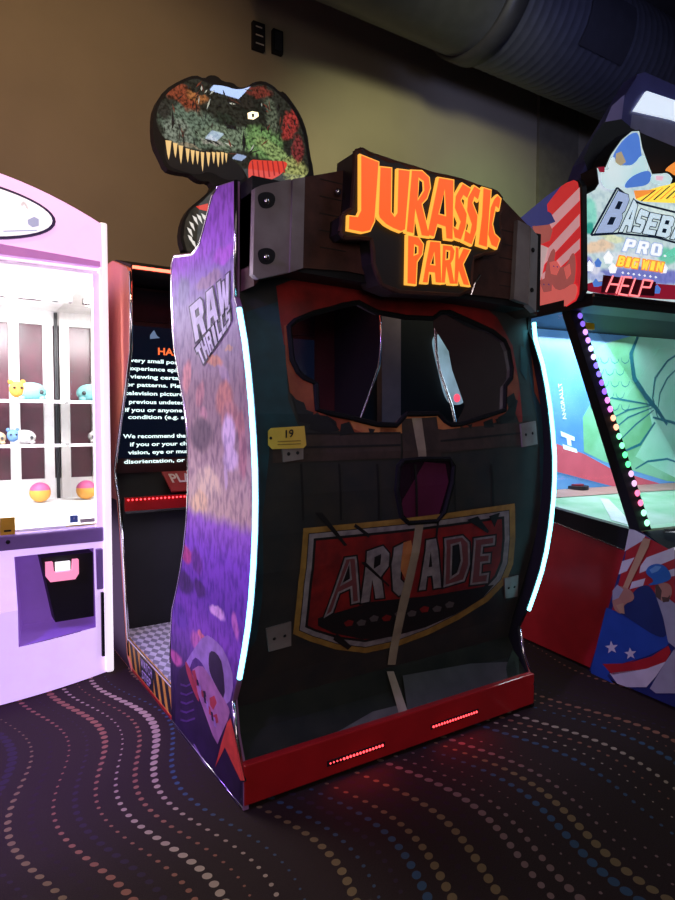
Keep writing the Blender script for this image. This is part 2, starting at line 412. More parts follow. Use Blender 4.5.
# two black wall boxes
for i, (px0, py0, px1, py1) in enumerate(((251, 27, 263, 50), (271, 34, 281, 54))):
    a = at(px0, py1, 1, Y1); b_ = at(px1, py0, 1, Y1)
    r_ = empty('wall_switch_box', ((a.x+b_.x)/2, Y1, a.z), ('small black wall box with pale marks, left of the two on the olive wall' if i == 0 else
        'plain small black wall box, right of the two on the olive wall'), 'wall box')
    MB().m(black).box((a.x, Y1-.06, a.z), (b_.x, Y1-.001, b_.z), .008).build('housing', r_)
    if i == 0:
        mb = MB().m(mat('pale_print', (.5, .48, .42), .6))
        for k in range(3):
            z = a.z+(b_.z-a.z)*(.18+.3*k); mb.box((a.x+.03, Y1-.064, z), (b_.x-.02-.01*k, Y1-.06, z+.012))
        mb.build('marking', r_)
    else:
        MB().m(dkpaint).box((a.x+.02, Y1-.066, a.z+.03), (b_.x-.02, Y1-.06, b_.z-.03)).build('face_plate', r_)

# ---- air duct: round corrugated duct along the wall, with wide collars
duct = empty('air_duct', (6.4, 5.0, 4.6), 'big round dark ribbed air duct hanging below the ceiling', 'air duct')
DY = 5.1
pl_ = at(453, 46, 1, DY); p2 = at(639, 0, 1, DY)
dr = (p2.z-pl_.z)/2*.80; dz = pl_.z+dr*1.06
dm = mat('duct_metal', (.075, .078, .10), .5, .4)
def ring(x, r, n=40): return [Vector((x, DY+math.cos(2*math.pi*k/n)*r, dz+math.sin(2*math.pi*k/n)*r)) for k in range(n+1)]
rows = [[Vector((2.6, DY, dz))]*41]; x = 2.6
while x < 10.45:
    for q, rr in (((0, 1), (.8, 1.0)) if x < at(470, 30, 1, DY).x else ((0, 1), (.55, 1.0), (.7, 1.010), (.85, 1.010))): rows.append(ring(x+q*.12, dr*rr))
    x += .12
MB().m(dm).grid(rows).build('duct_section', duct, fix=False)
dcm = mat('duct_collar', (.04, .04, .05), .5, .3)
for cx, wd in ((at(470, 30, 1, DY).x, .25),):
    MB().m(dcm).grid([ring(cx, dr*1.0), ring(cx, dr*1.07), ring(cx+wd, dr*1.07), ring(cx+wd, dr)]).build('collar', duct, fix=False)
# dark access cover on the side of the duct
ca = at(597, 40, 1, DY-dr); cb = at(652, 40, 1, DY-dr)
n = 10; rows = []
for i in range(n+1):
    t = R(172+i*5.2); rows.append([Vector((xx, DY+math.cos(t)*dr*1.04, dz+math.sin(t)*dr*1.04)) for xx in (ca.x-.1, cb.x-.35)])
MB().m(dcm).grid(rows).build('access_cover', duct, fix=False)
for xx in (4.0, 8.4): MB().m(black).tube([(xx, DY, dz+dr*.9), (xx, DY, ZT)], .015).build('hanger_rod', duct)

# ---- ceiling lamps that mirror in the glossy topper
for i, (px, py, sx, sy, colr, es) in enumerate(((228, 91, .24, .25, (.45, .6, 1), 26), (212, 139, .12, .17, (.55, .7, 1), 12), (237, 160, .11, .12, (.5, .65, 1), 14))):
    p = at(px, py, 1, 4.25); d = p-Vector((0, 0, CH)); d.y = -d.y
    t = (ZT-.35-p.z)/d.z; q = p+d*t
    r_ = empty('ceiling_lamp', (q.x, q.y, ZT), ('large blue-white flat ceiling lamp mirrored above the dinosaur eye', 'small blue-white ceiling lamp mirrored on the dinosaur snout', 'small blue-white ceiling lamp mirrored at the dinosaur jaw corner')[i], 'ceiling lamp')
    MB().m(black).box((q.x-sx, q.y-sy, ZT-.33), (q.x+sx, q.y+sy, ZT-.25), .01).build('housing', r_)
    MB().m(glow('lamp_blue_%s' % 'abc'[i], colr, es)).box((q.x-sx+.02, q.y-sy+.02, ZT-.35), (q.x+sx-.02, q.y+sy-.02, ZT-.33)).build('diffuser', r_)
    mb = MB().m(black)
    mb.tube([(q.x, q.y, ZT-.25), (q.x, q.y, ZT)], .02); mb.build('stem', r_)

# ================================================================= THE BIG CABINET
cab = empty('arcade_cabinet', (1.8, 2.2, 0), 'big black hooded shooting arcade cabinet with glowing orange-lettered sign and skull-eye rear windows', 'arcade machine')
XL, XR = .975, 2.642
FRONT = [(2.235,2.41),(2.24,2.2),(2.245,1.98),(2.215,1.93),(2.166,1.8),(2.138,1.69),(2.116,1.58),(2.097,1.45),(2.085,1.33),(2.083,1.22),(2.088,1.11),(2.104,.97),(2.127,.84),(2.155,.73),(2.193,.62),(2.235,.51),(2.29,.40),(2.265,.27),(2.19,.12),(2.19,.004)]
BACK = [(3.06,.004),(3.07,.3),(3.06,.42),(3.03,.576),(2.96,.69),(2.9,.8),(2.85,.91),(2.815,1.02),(2.79,1.13),(2.78,1.24),(2.78,1.36),(2.79,1.47),(2.83,1.6),(2.89,1.72),(2.94,1.82),(2.97,1.93),(2.985,2.1),(2.98,2.25),(2.94,2.285),(2.7,2.24),(2.611,2.26),(2.55,2.32),(2.46,2.42),(2.395,2.44)]
SIDE = FRONT+BACK
face = Profile([(.333, 2.355), (.45, 2.325), (.559, 2.288), (.67, 2.25), (.787, 2.213), (.92, 2.175), (1.07, 2.15), (1.22, 2.138), (1.38, 2.136), (1.535, 2.15), (1.7, 2.185), (1.9, 2.235), (2.1, 2.265), (2.42, 2.28)])
sidem = mat('side_print', (.20, .11, .25), .3, coat=.4, noise=((.34, .16, .32), .7), nscale=3)
def sidepanel(x0, x1, nm):
    o = MB().m(sidem if nm == 'L' else black).prism(SIDE, 0, x0, x1).build('side_panel', cab); return o
pL = sidepanel(XL, XL+.022, 'L')
BACKR = [(y-(.125 if 1.5 < z < 2.0 else 0), z) for y, z in BACK]
pR = MB().m(black).prism(FRONT+BACKR, 0, XR-.022, XR).build('side_panel', cab)
tag(pL, 'printed side panel with violet light put into its colours and a slanted white company name')
# side print on the left panel, the crane's violet light painted into its colours
sp = Plane((XL, 0, 0), (0, 1, 0), (0, 0, 1), (-1, 0, 0))
mb = MB()
def P_(nm, c, **k): return mat('print_'+nm, c, .55, spec=.25, noise=(tuple(v*.55 for v in c), .9), nscale=14)
def band(z0, z1, m, off):
    lo = []
    # clip the side outline to a height band
    tmp = bmesh.new(); vs = [tmp.verts.new((p[0], p[1], 0)) for p in shrink(SIDE, .004)]
    for t in tessellate_polygon([[v.co.copy() for v in vs]]): tmp.faces.new([vs[i] for i in t])
    for zz, sg in ((z0, -1), (z1, 1)):
        bmesh.ops.bisect_plane(tmp, geom=tmp.verts[:]+tmp.edges[:]+tmp.faces[:], plane_co=(0, zz, 0), plane_no=(0, sg, 0), clear_outer=True)
    mb.m(m); mp = {v: mb.bm.verts.new(sp.pt(v.co.x, v.co.y, off)) for v in tmp.verts}
    for f in tmp.faces: mb.face([mp[v] for v in f.verts])
    tmp.free()
SB = pxblob(sp, 165, 340, .289, [(75,130,14,60,25,(.62,.24,.24)), (120,190,14,55,38,(.50,.20,.22)), (135,255,14,28,0,(.55,.25,.28)), (200,110,10,75,-48,(.42,.26,.36)), (205,205,30,60,0,(.58,.20,.16)), (225,270,32,60,0,(.56,.22,.20)),
  (222,330,24,75,0,(.80,.62,.74)), (230,415,28,40,0,(.76,.58,.70)), (213,470,6,50,0,(.62,.46,.56)), (125,330,40,60,0,(.16,.09,.12)), (265,300,12,60,0,(.50,.18,.18)), (270,400,14,90,0,(.52,.22,.24)), (150,500,45,60,0,(.80,.62,.42)), (120,560,30,40,0,(.86,.62,.34)),
  (75,745,22,30,0,(.55,.06,.26)), (110,770,20,40,0,(.16,.03,.30)), (70,840,28,40,0,(.07,.02,.16)), (120,860,22,30,0,(.08,.02,.18))])
SB += pxblob(sp, 170, 240, .1555, [(250,260,90,50,0,(.44,.30,.38)), (280,770,60,40,10,(.62,.24,.14)), (380,690,24,20,0,(.55,.3,.2)), (90,330,40,90,0,(.30,.26,.42)), (350,90,80,60,0,(.62,.16,.74))])
SB += pxblob(sp, 165, 600, .2444, [(215,50,30,26,0,(.80,.45,.80)), (290,110,12,60,-20,(.62,.18,.55)), (60,60,40,50,0,(.16,.05,.40)), (45,235,26,30,0,(.62,.12,.32)), (140,180,34,44,0,(.62,.16,.46)), (150,145,20,16,0,(.85,.22,.30))])
side_art = art_mat('side_artwork', 1, None, SB, warp=.035, ws=11, fine=((.52, .46, .60), 34, .8), stretch=.45, rough=.55,
  ramp=[(.05, (.02, .01, .03)), (.30, (.05, .02, .09)), (.42, (.14, .05, .26)), (.60, (.26, .07, .52)), (.75, (.16, .04, .42)), (.95, (.26, .07, .60)), (1.08, (.36, .12, .60)), (1.13, (.66, .48, .36)), (1.30, (.56, .38, .34)), (1.45, (.34, .20, .22)), (1.65, (.30, .16, .20)), (1.85, (.34, .25, .34)), (2.02, (.40, .34, .48)), (2.14, (.36, .20, .56)), (2.22, (.52, .16, .74)), (2.42, (.46, .15, .66))])
band(.004, 2.45, side_art, .0012)
dk = P_('dark_violet', (.035, .014, .06)); whp = P_('white', (.85, .82, .9)); rd = P_('red', (.55, .05, .08)); lil = P_('lilac', (.46, .26, .66)); lil2 = P_('rose_lilac', (.50, .20, .42))
def B(pts, m, off=.002, c_=True): addpoly(mb, sp, [Z(165, 600, .2444, ch(pts, 1) if c_ else pts)], off, m)
B([(58,290),(85,262),(105,290),(150,420),(215,600),(212,680),(248,600),(308,740),(304,866),(42,540),(45,400)], dk, .002, False)
B([(165,138),(205,160),(250,210),(288,330),(262,440),(225,385),(175,300),(150,250),(120,230),(100,290),(84,262),(110,215)], lil, .0026)
B([(186,205),(215,215),(240,262),(250,415),(215,360),(186,300),(180,250)], dk, .0032)
B([(104,290),(150,262),(180,300),(262,432),(270,468),(228,560),(215,600),(150,420)], lil2, .0029)
B([(84,255),(92,250),(130,345),(145,420),(130,400),(95,310)], rd, .0033)
B([(112,290),(125,285),(140,350),(130,350)], rd, .0034, False)
B([(185,400),(205,390),(215,420),(200,450),(188,430)], rd, .0034, False); B([(200,470),(215,465),(222,500),(208,505)], rd, .0034, False)
B([(155,370),(168,372),(172,395),(160,395)], dk, .0034, False)
B([(258,500),(272,482),(330,738),(312,738),(248,602),(208,684),(232,590)], P_('bright_red', (.80, .07, .05)), .0036, False)
B([(118,588),(124,588),(178,688),(172,690)], lil, .0032, False)
for k in range(5):
    y0 = 340+k*36
    B([(66, y0), (90, y0+8), (112+k*3, y0-4), (114+k*3, y0+3), (90, y0+16), (66, y0+9)], P_('dim_violet', (.13, .05, .22)), .0032, False)
for k in range(9):
    x0 = 120+k*10; B([(x0, 300+k*22), (x0+8, 305+k*22), (x0+14, 330+k*24), (x0+4, 322+k*24)], (rd, dk, lil)[k % 3], .0035, False)
# company name, slanted
for (t, q) in (('RAW', [(190,308),(231,272),(232,306),(196,343)]), ('THRILLS', [(196,349),(231,304),(232,323),(203,366)])):
    blocktext(mb, sp, t, q, .0045, whp, dk, k=1.3)
addpoly(mb, sp, [Z(170, 240, .1555, [(158,695),(400,435),(404,442),(164,706)])], .0045, dk)
art = mb.build('side_artwork', pL)

# T-moulding and LED strips along the front edges
led = glow('led_cyan', (.22, .86, 1.0), 4.2)
for side_, x in (('left', XL+.004), ('right', XR-.006)):
    par = pL if side_ == 'left' else pR
    i0, i1 = 3, 15
    o = MB().m(led).tube(([(x, 2.22, 2.02)] if side_ == 'right' else [])+[(x, y-.006, z) for y, z in FRONT[i0:i1+1]], .0105, 8).build('led_strip', cab, smooth=True)
    tag(o, 'glowing cyan LED strip on the %s edge' % side_)
    for sl_ in (slice(0, 3), slice(16, 19)):
        if side_ == 'left' or sl_.start: MB().m(chrome).tube([(x, y-.003, z) for y, z in FRONT[sl_]], .008).build('edge_trim', cab, smooth=True)
    if side_ == 'left': MB().m(chrome).tube([(x-.004, y, z) for y, z in ((2.20, .012), (3.05, .012))], .005).build('bottom_trim', cab, smooth=True)
    MB().m(chrome).tube([(x, y, z) for y, z in BACK[1:]], .009).build('rear_edge_trim', cab, smooth=True)

# ---- rear panel (the curved gate face) with the two openings
EYE = Z(235, 270, .237, [(225,240),(250,215),(330,182),(400,165),(455,148),(520,138),(560,160),(600,180),(640,186)])+Z(380, 270, .2667, [(95,178),(195,182),(225,160),(258,158),(330,190),(420,230),(465,265),(480,300),(492,370),(490,405),(468,435),(465,525),(380,553),(300,578),(265,580),(240,565),(215,538),(150,540),(98,540),(80,560),(60,582)])+Z(235, 270, .237, [(600,652),(480,622),(400,605),(345,590),(340,480),(290,455),(262,430),(238,380)])
NOSE = [(398,466),(402,461),(420,459),(449,459),(453,466),(452,482),(444,512),(436,521),(408,523),(401,517),(396,490)]
facem = mat('face_print', (.018, .021, .024), .5, noise=((.034, .030, .028), .7), nscale=9)
mb = MB()
xa, xb = XL+.022, XR-.022
outl = [(xa, .333), (xb, .333), (xb, 2.42), (xa, 2.42)]
addpoly(mb, face, [outl, [face.hit(*p) for p in EYE], [face.hit(*p) for p in NOSE]], 0, facem, uv=True)
rp_ = mb.build('rear_panel', cab, fix=False)
sol = rp_.modifiers.new('thick', 'SOLIDIFY'); sol.thickness = .03; sol.offset = -1 
rub = mat('black_rubber', (.005, .005, .006), .8, spec=.2)
def hoop(pts, r, nm, m):
    q = [face.pt(*face.hit(*p), .004) for p in pts]; q.append(q[0]); q.append(q[1])
    return MB().m(m).tube(q, r*.75, 6).build(nm, cab)
hoop(EYE, .016, 'window_gasket', rub); hoop(NOSE, .016, 'window_gasket', rub)
mb = MB(); addpoly(mb, face, [[face.hit(*p) for p in NOSE]], -.012, mat('nose_dark', (.02, .008, .02), .25), uv=True); addpoly(mb, face, [[(404,500),(426,462),(447,464),(450,482),(441,513),(436,519),(410,520),(402,512)]], -.010, mat('nose_plum', (.10, .016, .055), .3)); mb.build('nose_panel', cab)

# artwork printed on the rear panel
mb = MB()
redp = mat('print_crimson', (.36, .016, .014), .5, noise=((.09, .008, .006), .8), nscale=6)
rust = mat('print_rust', (.30, .07, .028), .5, noise=((.20, .035, .018), .7), nscale=16)
ora = mat('print_amber', (.55, .24, .08), .5, noise=((.40, .12, .05), .7), nscale=14)
woodp = mat('print_timber', (.060, .038, .033), .5, noise=((.030, .020, .018), .8), nscale=18)
strap = mat('print_pale_strap', (.36, .30, .22), .5, noise=((.24, .19, .15), .7), nscale=10)
gold = mat('print_gold', (.36, .21, .05), .5, noise=((.22, .12, .03), .7), nscale=18)
silv = mat('print_silver', (.30, .27, .30), .5, noise=((.17, .15, .18), .7), nscale=22)
crack = mat('print_black', (.010, .010, .012), .5)
deepr = mat('print_deep_red', (.26, .014, .014), .5, noise=((.13, .01, .012), .7), nscale=14)
def clip_eye(loop):   # outline polygon with the eye opening as a hole
    return [loop, EYE]
ARCH = [(276,286),(300,277),(350,284),(370,292),(480,303),(497,318),(512,345),(519,385),(522,425),(505,432),(430,426),(420,418),(400,417),(385,432),(330,432),(305,424),(292,398),(285,340)]
ARCHB = [(276,286),(300,277),(350,284),(370,292),(480,303),(497,318),(512,345),(519,385),(522,430),(511,405),(511,372),(507,350),(503,338),(492,330),(468,319),(449,311),(440,311),(432,316),(406,317.5),(386,314),(377,312.5),(368,305),(358,301.5),(343,303.5),(330,307),(313,312),(294,321),(287,327),(288,345),(284,345)]
addpoly(mb, face, [ARCHB], .0018, redp)
LOW = [(287,340),(291,333),(293,395),(300,408),(308,420),(314,410),(330,420),(350,420),(352,434),(300,434),(290,415),(285,398)]
addpoly(mb, face, [Z(235, 270, .237, [(205,235),(228,225),(225,250),(238,380),(262,430),(290,455),(326,478),(335,590),(345,600),(330,612),(300,612),(285,585),(255,545),(230,515),(215,400)])], .0022, rust)
addpoly(mb, face, [Z(235, 270, .237, [(345,598),(400,610),(480,628),(600,658),(675,668),(675,700),(560,700),(500,690),(440,680),(390,650)])], .0022, rust)
addpoly(mb, face, [Z(235, 270, .237, [(480,632),(600,660),(675,670),(675,690),(540,688),(500,670)])], .0026, ora)
addpoly(mb, face, [Z(380, 270, .2667, [(0,588),(60,588),(85,565),(100,545),(215,545),(240,572),(300,588),(300,600),(250,600),(205,595),(80,612),(0,612)])], .0026, ora)
addpoly(mb, face, [Z(380, 270, .2667, [(300,586),(380,560),(470,530),(470,435),(492,410),(494,360),(515,400),(520,450),(512,500),(490,540),(440,568),(400,585),(330,598)])], .0022, rust)
for ox, oy, sc, L in ((235, 270, .237, [[(255,545),(290,560),(300,590),(330,600),(320,650),(270,640),(235,520)], [(330,610),(390,615),(420,650),(440,675),(380,690),(310,670)], [(445,650),(480,640),(505,690),(440,700)], [(560,668),(590,672),(580,690),(566,686)], [(395,618),(425,640),(430,668),(405,640)]]),
                      (380, 270, .2667, [[(385,570),(420,556),(425,590),(390,592)], [(440,552),(470,535),(500,480),(515,490),(500,560),(450,580)], [(325,582),(345,576),(340,596)], [(470,480),(500,460),(512,500),(480,520)], [(430,560),(445,555),(440,578)]])):
    for l in L: addpoly(mb, face, [Z(ox, oy, sc, l)], .0034, crack)
# timber beam, painted
addpoly(mb, face, [[(272,433),(400,432),(400,458),(272,463)]], .003, woodp)
addpoly(mb, face, [[(438,430),(532,421),(532,444),(440,453)]], .003, woodp)
addpoly(mb, face, [[(401,419),(436,417),(441,458),(402,462)]], .004, woodp)
for q in ([(272,447),(400,444),(400,446),(272,449)], [(440,440),(532,431),(532,432.5),(440,442)], [(272,433),(400,432),(400,433.5),(272,435)]):
    addpoly(mb, face, [q], .0045, crack)
addpoly(mb, face, [[(411,418),(421,418),(426,460),(418,460)]], .005, strap)
# timber planks below the beam
for k in range(6):
    x = 300+k*38; addpoly(mb, face, [[(x, 464), (x+2, 464), (x+4, 520), (x+2, 520)]], .0015, crack)
# glow of the LED strips painted in teal along the edges
edgep = mat('print_led_teal', (.016, .060, .080), .45, noise=((.010, .024, .034), .8), nscale=8)
addpoly(mb, face, [[(246,312),(283,300),(288,400),(300,432),(270,432),(262,520),(262,600),(256,640),(246,655),(258,520),(257,440)]], .0012, edgep)
addpoly(mb, face, [[(522,330),(535,330),(549,400),(553,470),(548,530),(536,575),(530,580),(540,480),(533,400)]], .0012, edgep)
addpoly(mb, face, [[(530,345),(536,350),(544,400),(542,410),(534,392)]], .003, rust)
for q in ([(520,345),(528,352),(526,380),(520,372)],):
    addpoly(mb, face, [q], .003, edgep)
mb.build('rear_artwork', rp_)

# ARCADE shield
ze = lambda pts: Z(280, 490, 180/486*1.0, pts)
zq = 250/675
SH = Z(280, 490, zq, [(62,103),(200,90),(320,78),(450,62),(632,36),(634,120),(628,200),(608,250),(560,300),(480,350),(400,390),(320,420),(230,440),(150,430),(80,408),(34,388),(48,250)])
mb = MB()
addpoly(mb, face, [SH], .0035, gold)
S1_ = shrink(SH, 5.5); S2_ = shrink(SH, 11); S3_ = shrink(SH, 13.5)
addpoly(mb, face, [S1_], .0045, crack)
addpoly(mb, face, [shrink(SH, 6.2)], .0051, silv)
addpoly(mb, face, [S2_], .0057, crack); addpoly(mb, face, [S3_], .0063, deepr)
# dark foot of the shield below the lettering
addpoly(mb, face, [Z(280, 490, zq, [(100,345),(250,300),(400,285),(575,255),(545,290),(470,335),(390,370),(300,395),(220,402),(140,385),(100,365)])], .0069, crack)
LET = {
 'A': [[(115,345),(172,182),(203,178),(213,302),(190,307),(187,265),(158,278),(140,330)], [(166,250),(186,238),(184,200)]],
 'R': [[(232,165),(275,150),(292,170),(290,205),(270,232),(278,290),(255,292),(246,240),(238,300),(215,305)], [(252,180),(270,172),(268,200),(250,212)]],
 'C': [[(305,155),(335,140),(352,148),(350,180),(335,175),(325,190),(322,240),(332,250),(345,240),(342,270),(318,285),(302,270),(298,200)]],
 'A2': [[(372,270),(392,135),(418,130),(432,262),(412,265),(408,230),(394,232),(390,268)], [(398,208),(408,206),(404,165)]],
 'D': [[(440,130),(490,122),(508,140),(510,200),(495,245),(438,262)], [(462,150),(480,145),(485,190),(475,222),(460,232)]],
 'E': [[(520,130),(578,122),(576,148),(545,152),(543,172),(566,170),(564,195),(542,198),(540,225),(562,222),(558,250),(510,256)]]}
for k, l in LET.items():
    addpoly(mb, face, [shrink(Z(280, 490, zq, l[0]), -1.6)], .0075, crack)
    addpoly(mb, face, [Z(280, 490, zq, q) for q in l], .0081, silv)
    inn = shrink(Z(280, 490, zq, l[0]), 2.0)
    hol = [shrink(Z(280, 490, zq, q), -2.0) for q in l[1:]]
    if k in ('A', 'D', 'E'): addpoly(mb, face, [inn]+hol, .0087, mat('print_wine', (.17, .05, .06), .5))
# painted glow figure and small ornaments under the letters
addpoly(mb, face, [Z(280, 490, zq, [(330,140),(350,135),(362,190),(358,235),(335,240),(322,215),(325,180)])], .0092, ora)
for k in range(9):
    x = 170+k*34; y = 358-k*6.2+(k % 2)*5
    addpoly(mb, face, [Z(280, 490, zq, [(x,y),(x+12,y-9),(x+26,y-5),(x+22,y+7),(x+6,y+9)])], .0075, mat('print_dull_silver', (.10, .085, .095), .5) if k % 3 else deepr)
# cracks across the shield
for q in ([(90,60),(170,150),(178,148),(110,60)], [(215,195),(290,260),(292,256),(226,192)], [(500,80),(530,70),(560,110),(556,116)], [(200,90),(240,120),(236,128),(196,98)], [(560,70),(590,60),(575,100)], [(150,385),(190,420),(180,430),(140,402)], [(420,85),(415,130),(420,130),(426,84)]):
    addpoly(mb, face, [Z(280, 490, zq, q)], .0105, crack)
mb.build('arcade_emblem', rp_)['label'] = 'cracked gold and silver shield reading ARCADE'
# pale centre strap running down over the shield
mb = MB()
addpoly(mb, face, [[(414,523),(422,523),(416,560),(404,612),(394,664),(386,664),(398,600),(408,560)]], .012, strap)
mb.build('centre_strap', rp_)
# crest over the chin: four small steel plates with screws
for q in ([(281,447),(302,445),(302,459),(282,462)], [(519,424),(534,421),(536,444),(521,447)], [(265,628),(290,621),(290,645),(268,651)], [(503,578),(517,575),(516,596),(504,598)]):
    c = [face.pt(*face.hit(*p), .003) for p in q]; d = [face.pt(*face.hit(*p), .011) for p in q]
    o = MB().m(steel).loops(c, d).build('bracket_plate', cab)
    for t in (.28, .72):
        u = (d[0]*(1-t)+d[1]*t+d[3]*(1-t)+d[2]*t)/2; MB().m(black).ball(u, .0075, 8, (1, .4, 1)).build('screw', o)

# ---- ledge, kick plate, LED bars
ledgep = mat('ledge_print', (.008, .010, .008), .6, spec=.2, noise=((.020, .022, .016), .8), nscale=7)
led_s = [(2.355, .336), (2.30, .25), (2.225, .178)]
lo = MB().m(ledgep).loops([(xa, y, z) for y, z in led_s]+[(xa, 2.26, .05), (xa, 2.4, .05)], [(xb, y, z) for y, z in led_s]+[(xb, 2.26, .05), (xb, 2.4, .05)]).build('sloped_ledge', cab)
class Ledge:
    curved = False; n_ = Vector((0, -.77, .64)).normalized()
    def hit(s, px, py):
        q = at(px, py, 1, 2.3)
        for _ in range(8):
            z = .178+(q.y-2.225)*(.158/.13); d = dirv(px, py)
            a0 = Vector((0, 2.225, .178)); nn = Vector((0, -.158, .13)).normalized(); c = Vector((0, 0, CH))
            t = (a0-c).dot(nn)/d.dot(nn); q = c+d*t
        return (q.x, q.z)
    def pt(s, u, v, off=0): return Vector((u, 2.225+(v-.178)*(.13/.158)-off*.77, v+off*.64))
ld = Ledge(); mb = MB()
addpoly(mb, ld, [[(386,672),(393,672),(407,712),(398,714)]], .008, strap)
greyp = mat('print_grey_stone', (.10, .095, .09), .5, noise=((.05, .05, .05), .8), nscale=12)
addpoly(mb, ld, [[(332,735),(372,712),(404,704),(408,713),(360,732)]], .006, greyp)
addpoly(mb, ld, [[(407,712),(402,676),(470,664),(515,662),(518,684),(440,702)]], .006, mat('print_slab', (.055, .055, .055), .5, noise=((.035, .035, .035), .8), nscale=10))
leaf = mat('print_fern', (.010, .022, .012), .5, noise=((.016, .035, .018), .8), nscale=30)
for q in ([(505,668),(512,650),(518,658),(519,680),(508,684)],):
    addpoly(mb, ld, [q], .006, leaf)
mb.build('ledge_artwork', lo)
kick = MB().m(redpl).box((XL+.002, 2.187, .02), (XR-.004, 2.225, .182), .006).build('kick_plate', cab)
tag(kick, 'glossy red kick plate')
MB().m(black).box((XL+.03, 2.235, 0), (XR-.03, 3.0, .05)).build('plinth', cab)
dotm = glow('led_red', (1, .05, .06), 4)
for (pa, pb) in (((330, 763), (382, 745)), ((433, 726), (476, 712))):
    a, b_ = at(*pa, 1, 2.187), at(*pb, 1, 2.187)
    zc = (a.z+b_.z)/2
    fr = MB().m(black).box((a.x-.015, 2.184, zc-.012), (b_.x+.015, 2.188, zc+.012), .001).build('led_bar', kick)
    mb = MB().m(dotm)
    for k in range(17):
        x = a.x+(b_.x-a.x)*k/16; mb.ball((x, 2.183, zc), .0055 if k > 3 or pa[0] > 400 else .0035, 8)
    mb.build('led_row', fr)
    l = lamp('AREA', 'led_glow', ((a.x+b_.x)/2, 2.17, zc), ((a.x+b_.x)/2, 1.6, 0), (1, .03, .03), .4, .3, .03)

# ---- timber header beam, steel end brackets
hb = lambda px, py, Y=2.14: (at(px, py, 1, Y).x, at(px, py, 1, Y).z)
YB = 2.12
top = [hb(p[0], p[1], YB) for p in ((238,187),(305,177),(345,170),(500,196),(538,236))]
bot = [hb(p[0], p[1], YB) for p in ((540,316),(516,300),(470,294),(345,271),(305,268),(262,277),(240,284))]
top[0] = (XL+.024, top[0][1]); bot[-1] = (XL+.024, bot[-1][1]); bot[0] = (top[-1][0], bot[0][1])
beam = MB().m(wood).prism(top+bot, 1, YB, 2.5).build('header_beam', cab)
MB().m(black).prism([(XL+.024, 2.08), (XR-.07, 2.06), (XR-.07, 2.44), (XL+.024, 2.40)], 1, 2.13, 2.26).build('header_panel', cab)
def plate(pts, Y, t, m, nm, par, bev=0):
    q = [at(p[0], p[1], 1, Y) for p in pts]
    return MB().m(m).prism([(v.x, v.z) for v in q], 1, Y, Y+t).build(nm, par)
br_ = plate([(255,188),(262,185),(291,179),(291,272),(258,279),(253,274)], 2.095, .03, steel, 'end_bracket', beam)
plate([(293,179),(305,177),(303,268),(290,272)], 2.085, .04, steel, 'bracket_rib', br_)
for cy in (201, 257):
    plate(ch([(257,cy-5),(262,cy-9),(271,cy-9),(276,cy-4),(274,cy+5),(267,cy+8),(260,cy+6)]), 2.0935, .003, black, 'bolt_recess', br_)
    b0 = at(267, cy, 1, 2.088); MB().m(chrome).ball(b0, .012, 10, (1, .5, 1)).build('bolt', br_)
br2 = plate([(518,220),(530,226),(528,304),(514,299)], 2.095, .03, steel, 'end_bracket', beam)
plate([(531,227),(538,236),(536,312),(529,305)], 2.09, .035, mat('steel_light', (.6, .6, .63), .3, .6), 'bracket_rib', br2)
for p in ((533,250),(532,290)): MB().m(black).ball(at(*p, 1, 2.086), .012, 10, (1, .5, 1)).build('bolt', br2)
# grain grooves
mb = MB().m(mat('groove', (.012, .008, .007), .8))
for k in range(5):
    z = 2.18+k*.065
    mb.box((1.28, YB-.0015, z), (1.40, YB+.001, z+.004)); mb.box((2.27, YB-.0015, z-.03), (2.46, YB+.001, z-.026))
mb.build('beam_grooves', beam)

# ---- the glowing title sign
YS = 2.03
zt = 180/675
pl_out = Z(335, 145, zt, [(82,22),(105,15),(150,38),(240,68),(370,108),(480,132),(600,172),(628,198),(625,235),(618,260),(622,330),(612,400),(560,405),(520,420),(512,540),(470,560),(250,548),(180,520),(150,440),(140,350),(40,345),(25,325),(30,265),(70,240)])
pts = [at(p[0], p[1], 1, YS) for p in pl_out]
signm = mat('sign_plate', (.018, .012, .012), .5)
sign = MB().m(signm).prism([(v.x, v.z) for v in pts], 1, YS, YS+.14).build('title_sign', cab)
tag(sign, 'dark sign board with glowing orange letters')
